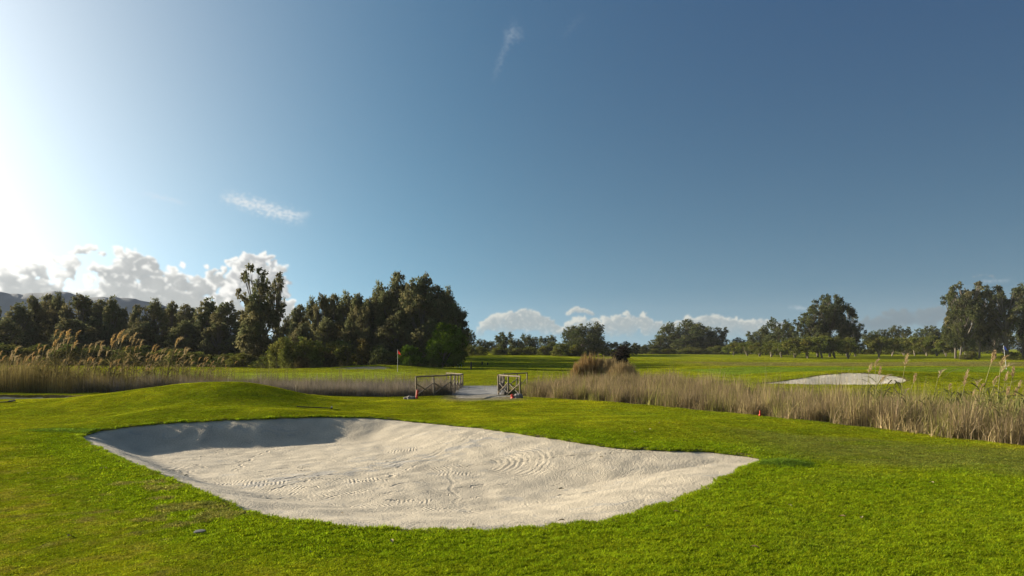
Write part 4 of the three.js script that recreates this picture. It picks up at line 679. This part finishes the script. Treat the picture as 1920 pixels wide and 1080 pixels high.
function rake(label, px0, py0, px1, py1, headEnd) {                   // lies flat on the grass
  const a = at(px0, py0), b = at(px1, py1), A = V(a[0], land(...a) + 0.05, -a[1]), B = V(b[0], land(...b) + 0.05, -b[1]), t = thing('bunker_rake', label, 'rake', [A.x, A.y, A.z]), e = B.clone().sub(A), dir = e.clone().normalize();
  log('handle', V(0, 0, 0), e, 0.022, t, dark);
  const side = V(-dir.z, 0, dir.x), c = headEnd ? e : V(0, 0, 0), h = part('head', new THREE.BoxGeometry(0.07, 0.05, 0.58), dark, t); h.position.copy(c).add(V(0, 0.015, 0)); h.quaternion.setFromUnitVectors(V(0, 0, 1), side);
  for (let k = 0; k < 9; k++) { const q = part('tooth', new THREE.ConeGeometry(0.012, 0.08, 6), dark, t); q.position.copy(c).addScaledVector(side, -0.26 + k * 0.065).add(V(0, 0.07, 0)); }
}
rake('black bunker rake lying on the grass behind the big bunker', 556, 772.5, 622, 771, true);
rake('black bunker rake lying on the grass left of the mound', -30, 764, 22, 763, true);
{
  const d = 84, x = (861 - 960) / F * d, c = thing('garden_chair', 'white garden chair standing at the foot of the round bush', 'chair', [x, ground(x, d), -d], 0.9);
  part('seat', new THREE.BoxGeometry(0.5, 0.04, 0.48).translate(0, 0.4, 0), white, c); const bk = part('backrest', new THREE.BoxGeometry(0.5, 0.5, 0.035), white, c); bk.position.set(0, 0.66, -0.28); bk.rotation.x = -0.22;
  for (const [sx, sz] of [[-1, -1], [1, -1], [-1, 1], [1, 1]]) part('leg', new THREE.CylinderGeometry(0.022, 0.018, 0.42, 8).translate(sx * 0.22, 0.19, sz * 0.2), white, c);
  for (const s of [-1, 1]) part('armrest', new THREE.BoxGeometry(0.05, 0.03, 0.46).translate(s * 0.26, 0.6, -0.02), white, c);
  for (const [px, py, h, l] of [[883.5, 693.5, 0.88, 'dark wooden post between the round bush and the fairway'], [904, 683.5, 0.55, 'short dark post on the shaded fairway, taller of the distant pair'], [914.5, 683.5, 0.4, 'short dark post on the shaded fairway, lower of the distant pair']]) {
    const [x, d] = at(px, py, 0); const p = new THREE.Mesh(new THREE.LatheGeometry([[0, -0.2], [0.09, -0.2], [0.085, h * 0.92], [0.06, h], [0, h]].map(([a, b]) => new THREE.Vector2(a, b)), 10), std([0.05, 0.045, 0.04], 0.9)); p.name = numbered('marker_post'); p.position.set(x, ground(x, d), -d); tag(p, l, 'post'); scene.add(p);
  }
  const [sx, sd] = at(375, 996), s = new THREE.Mesh(new THREE.LatheGeometry([[0, -0.02], [0.075, -0.02], [0.075, 0.02], [0.065, 0.028], [0, 0.03]].map(([a, b]) => new THREE.Vector2(a, b)), 24), std([0.07, 0.07, 0.07], 0.9)); s.name = numbered('sprinkler_cover'); s.position.set(sx, ground(sx, sd) - 0.004, -sd); tag(s, 'round grey sprinkler cover set in the lawn before the bunker', 'cover'); scene.add(s);
}

{ // a few fallen leaves on the lawn and the sand
  const r = rng(2024), shapes = [0, 1, 2].map((k) => { const q = new Soup(), c = [[0.30, 0.22, 0.11], [0.22, 0.15, 0.07], [0.34, 0.27, 0.14]][k], n = 6, L = [], M = [], T = []; for (let i = 0; i <= n; i++) { const u = i / n, w = 0.018 * Math.sin(Math.PI * (0.06 + 0.9 * u)), y = 0.012 * Math.sin(u * 3) + 0.004; L.push(q.v(-w, y + 0.008, u * 0.085, c)); M.push(q.v(0, y, u * 0.085, c)); T.push(q.v(w, y + 0.009, u * 0.085, c)); } for (let i = 0; i < n; i++) { q.quad(L[i], M[i], M[i + 1], L[i + 1]); q.quad(M[i], T[i], T[i + 1], M[i + 1]); } return q.geometry(true); });
  const lm = vmat({ side: THREE.DoubleSide, roughness: 0.8 });
  for (let i = 0; i < 34; i++) {
    const d = 7.5 + r() * r() * 22, x = (r() * 2 - 1) * 0.72 * d, onSand = nearSd(x, d) < 0; if (onSand && r() < 0.7) continue;
    const o = new THREE.Mesh(shapes[i % 3], lm); o.name = numbered('fallen_leaf'); o.position.set(x, (onSand ? sandBase(bunkers[0], x, d, -nearSd(x, d)) + 0.012 : land(x, d) + 0.016), -d); o.rotation.set((r() - 0.5) * 0.5, r() * 6.283, (r() - 0.5) * 0.5); o.scale.setScalar(0.7 + r() * 0.7);
    tag(o, onSand ? 'small dry leaf lying on the bunker sand' : 'small dry leaf lying on the short grass', 'leaf', onSand ? 'dry leaves on the sand' : 'dry leaves on the grass'); scene.add(o);
  }
}
scene.traverse((o) => { if (o.isMesh) { o.castShadow = true; o.receiveShadow = true; } });
renderer.render(scene, camera);
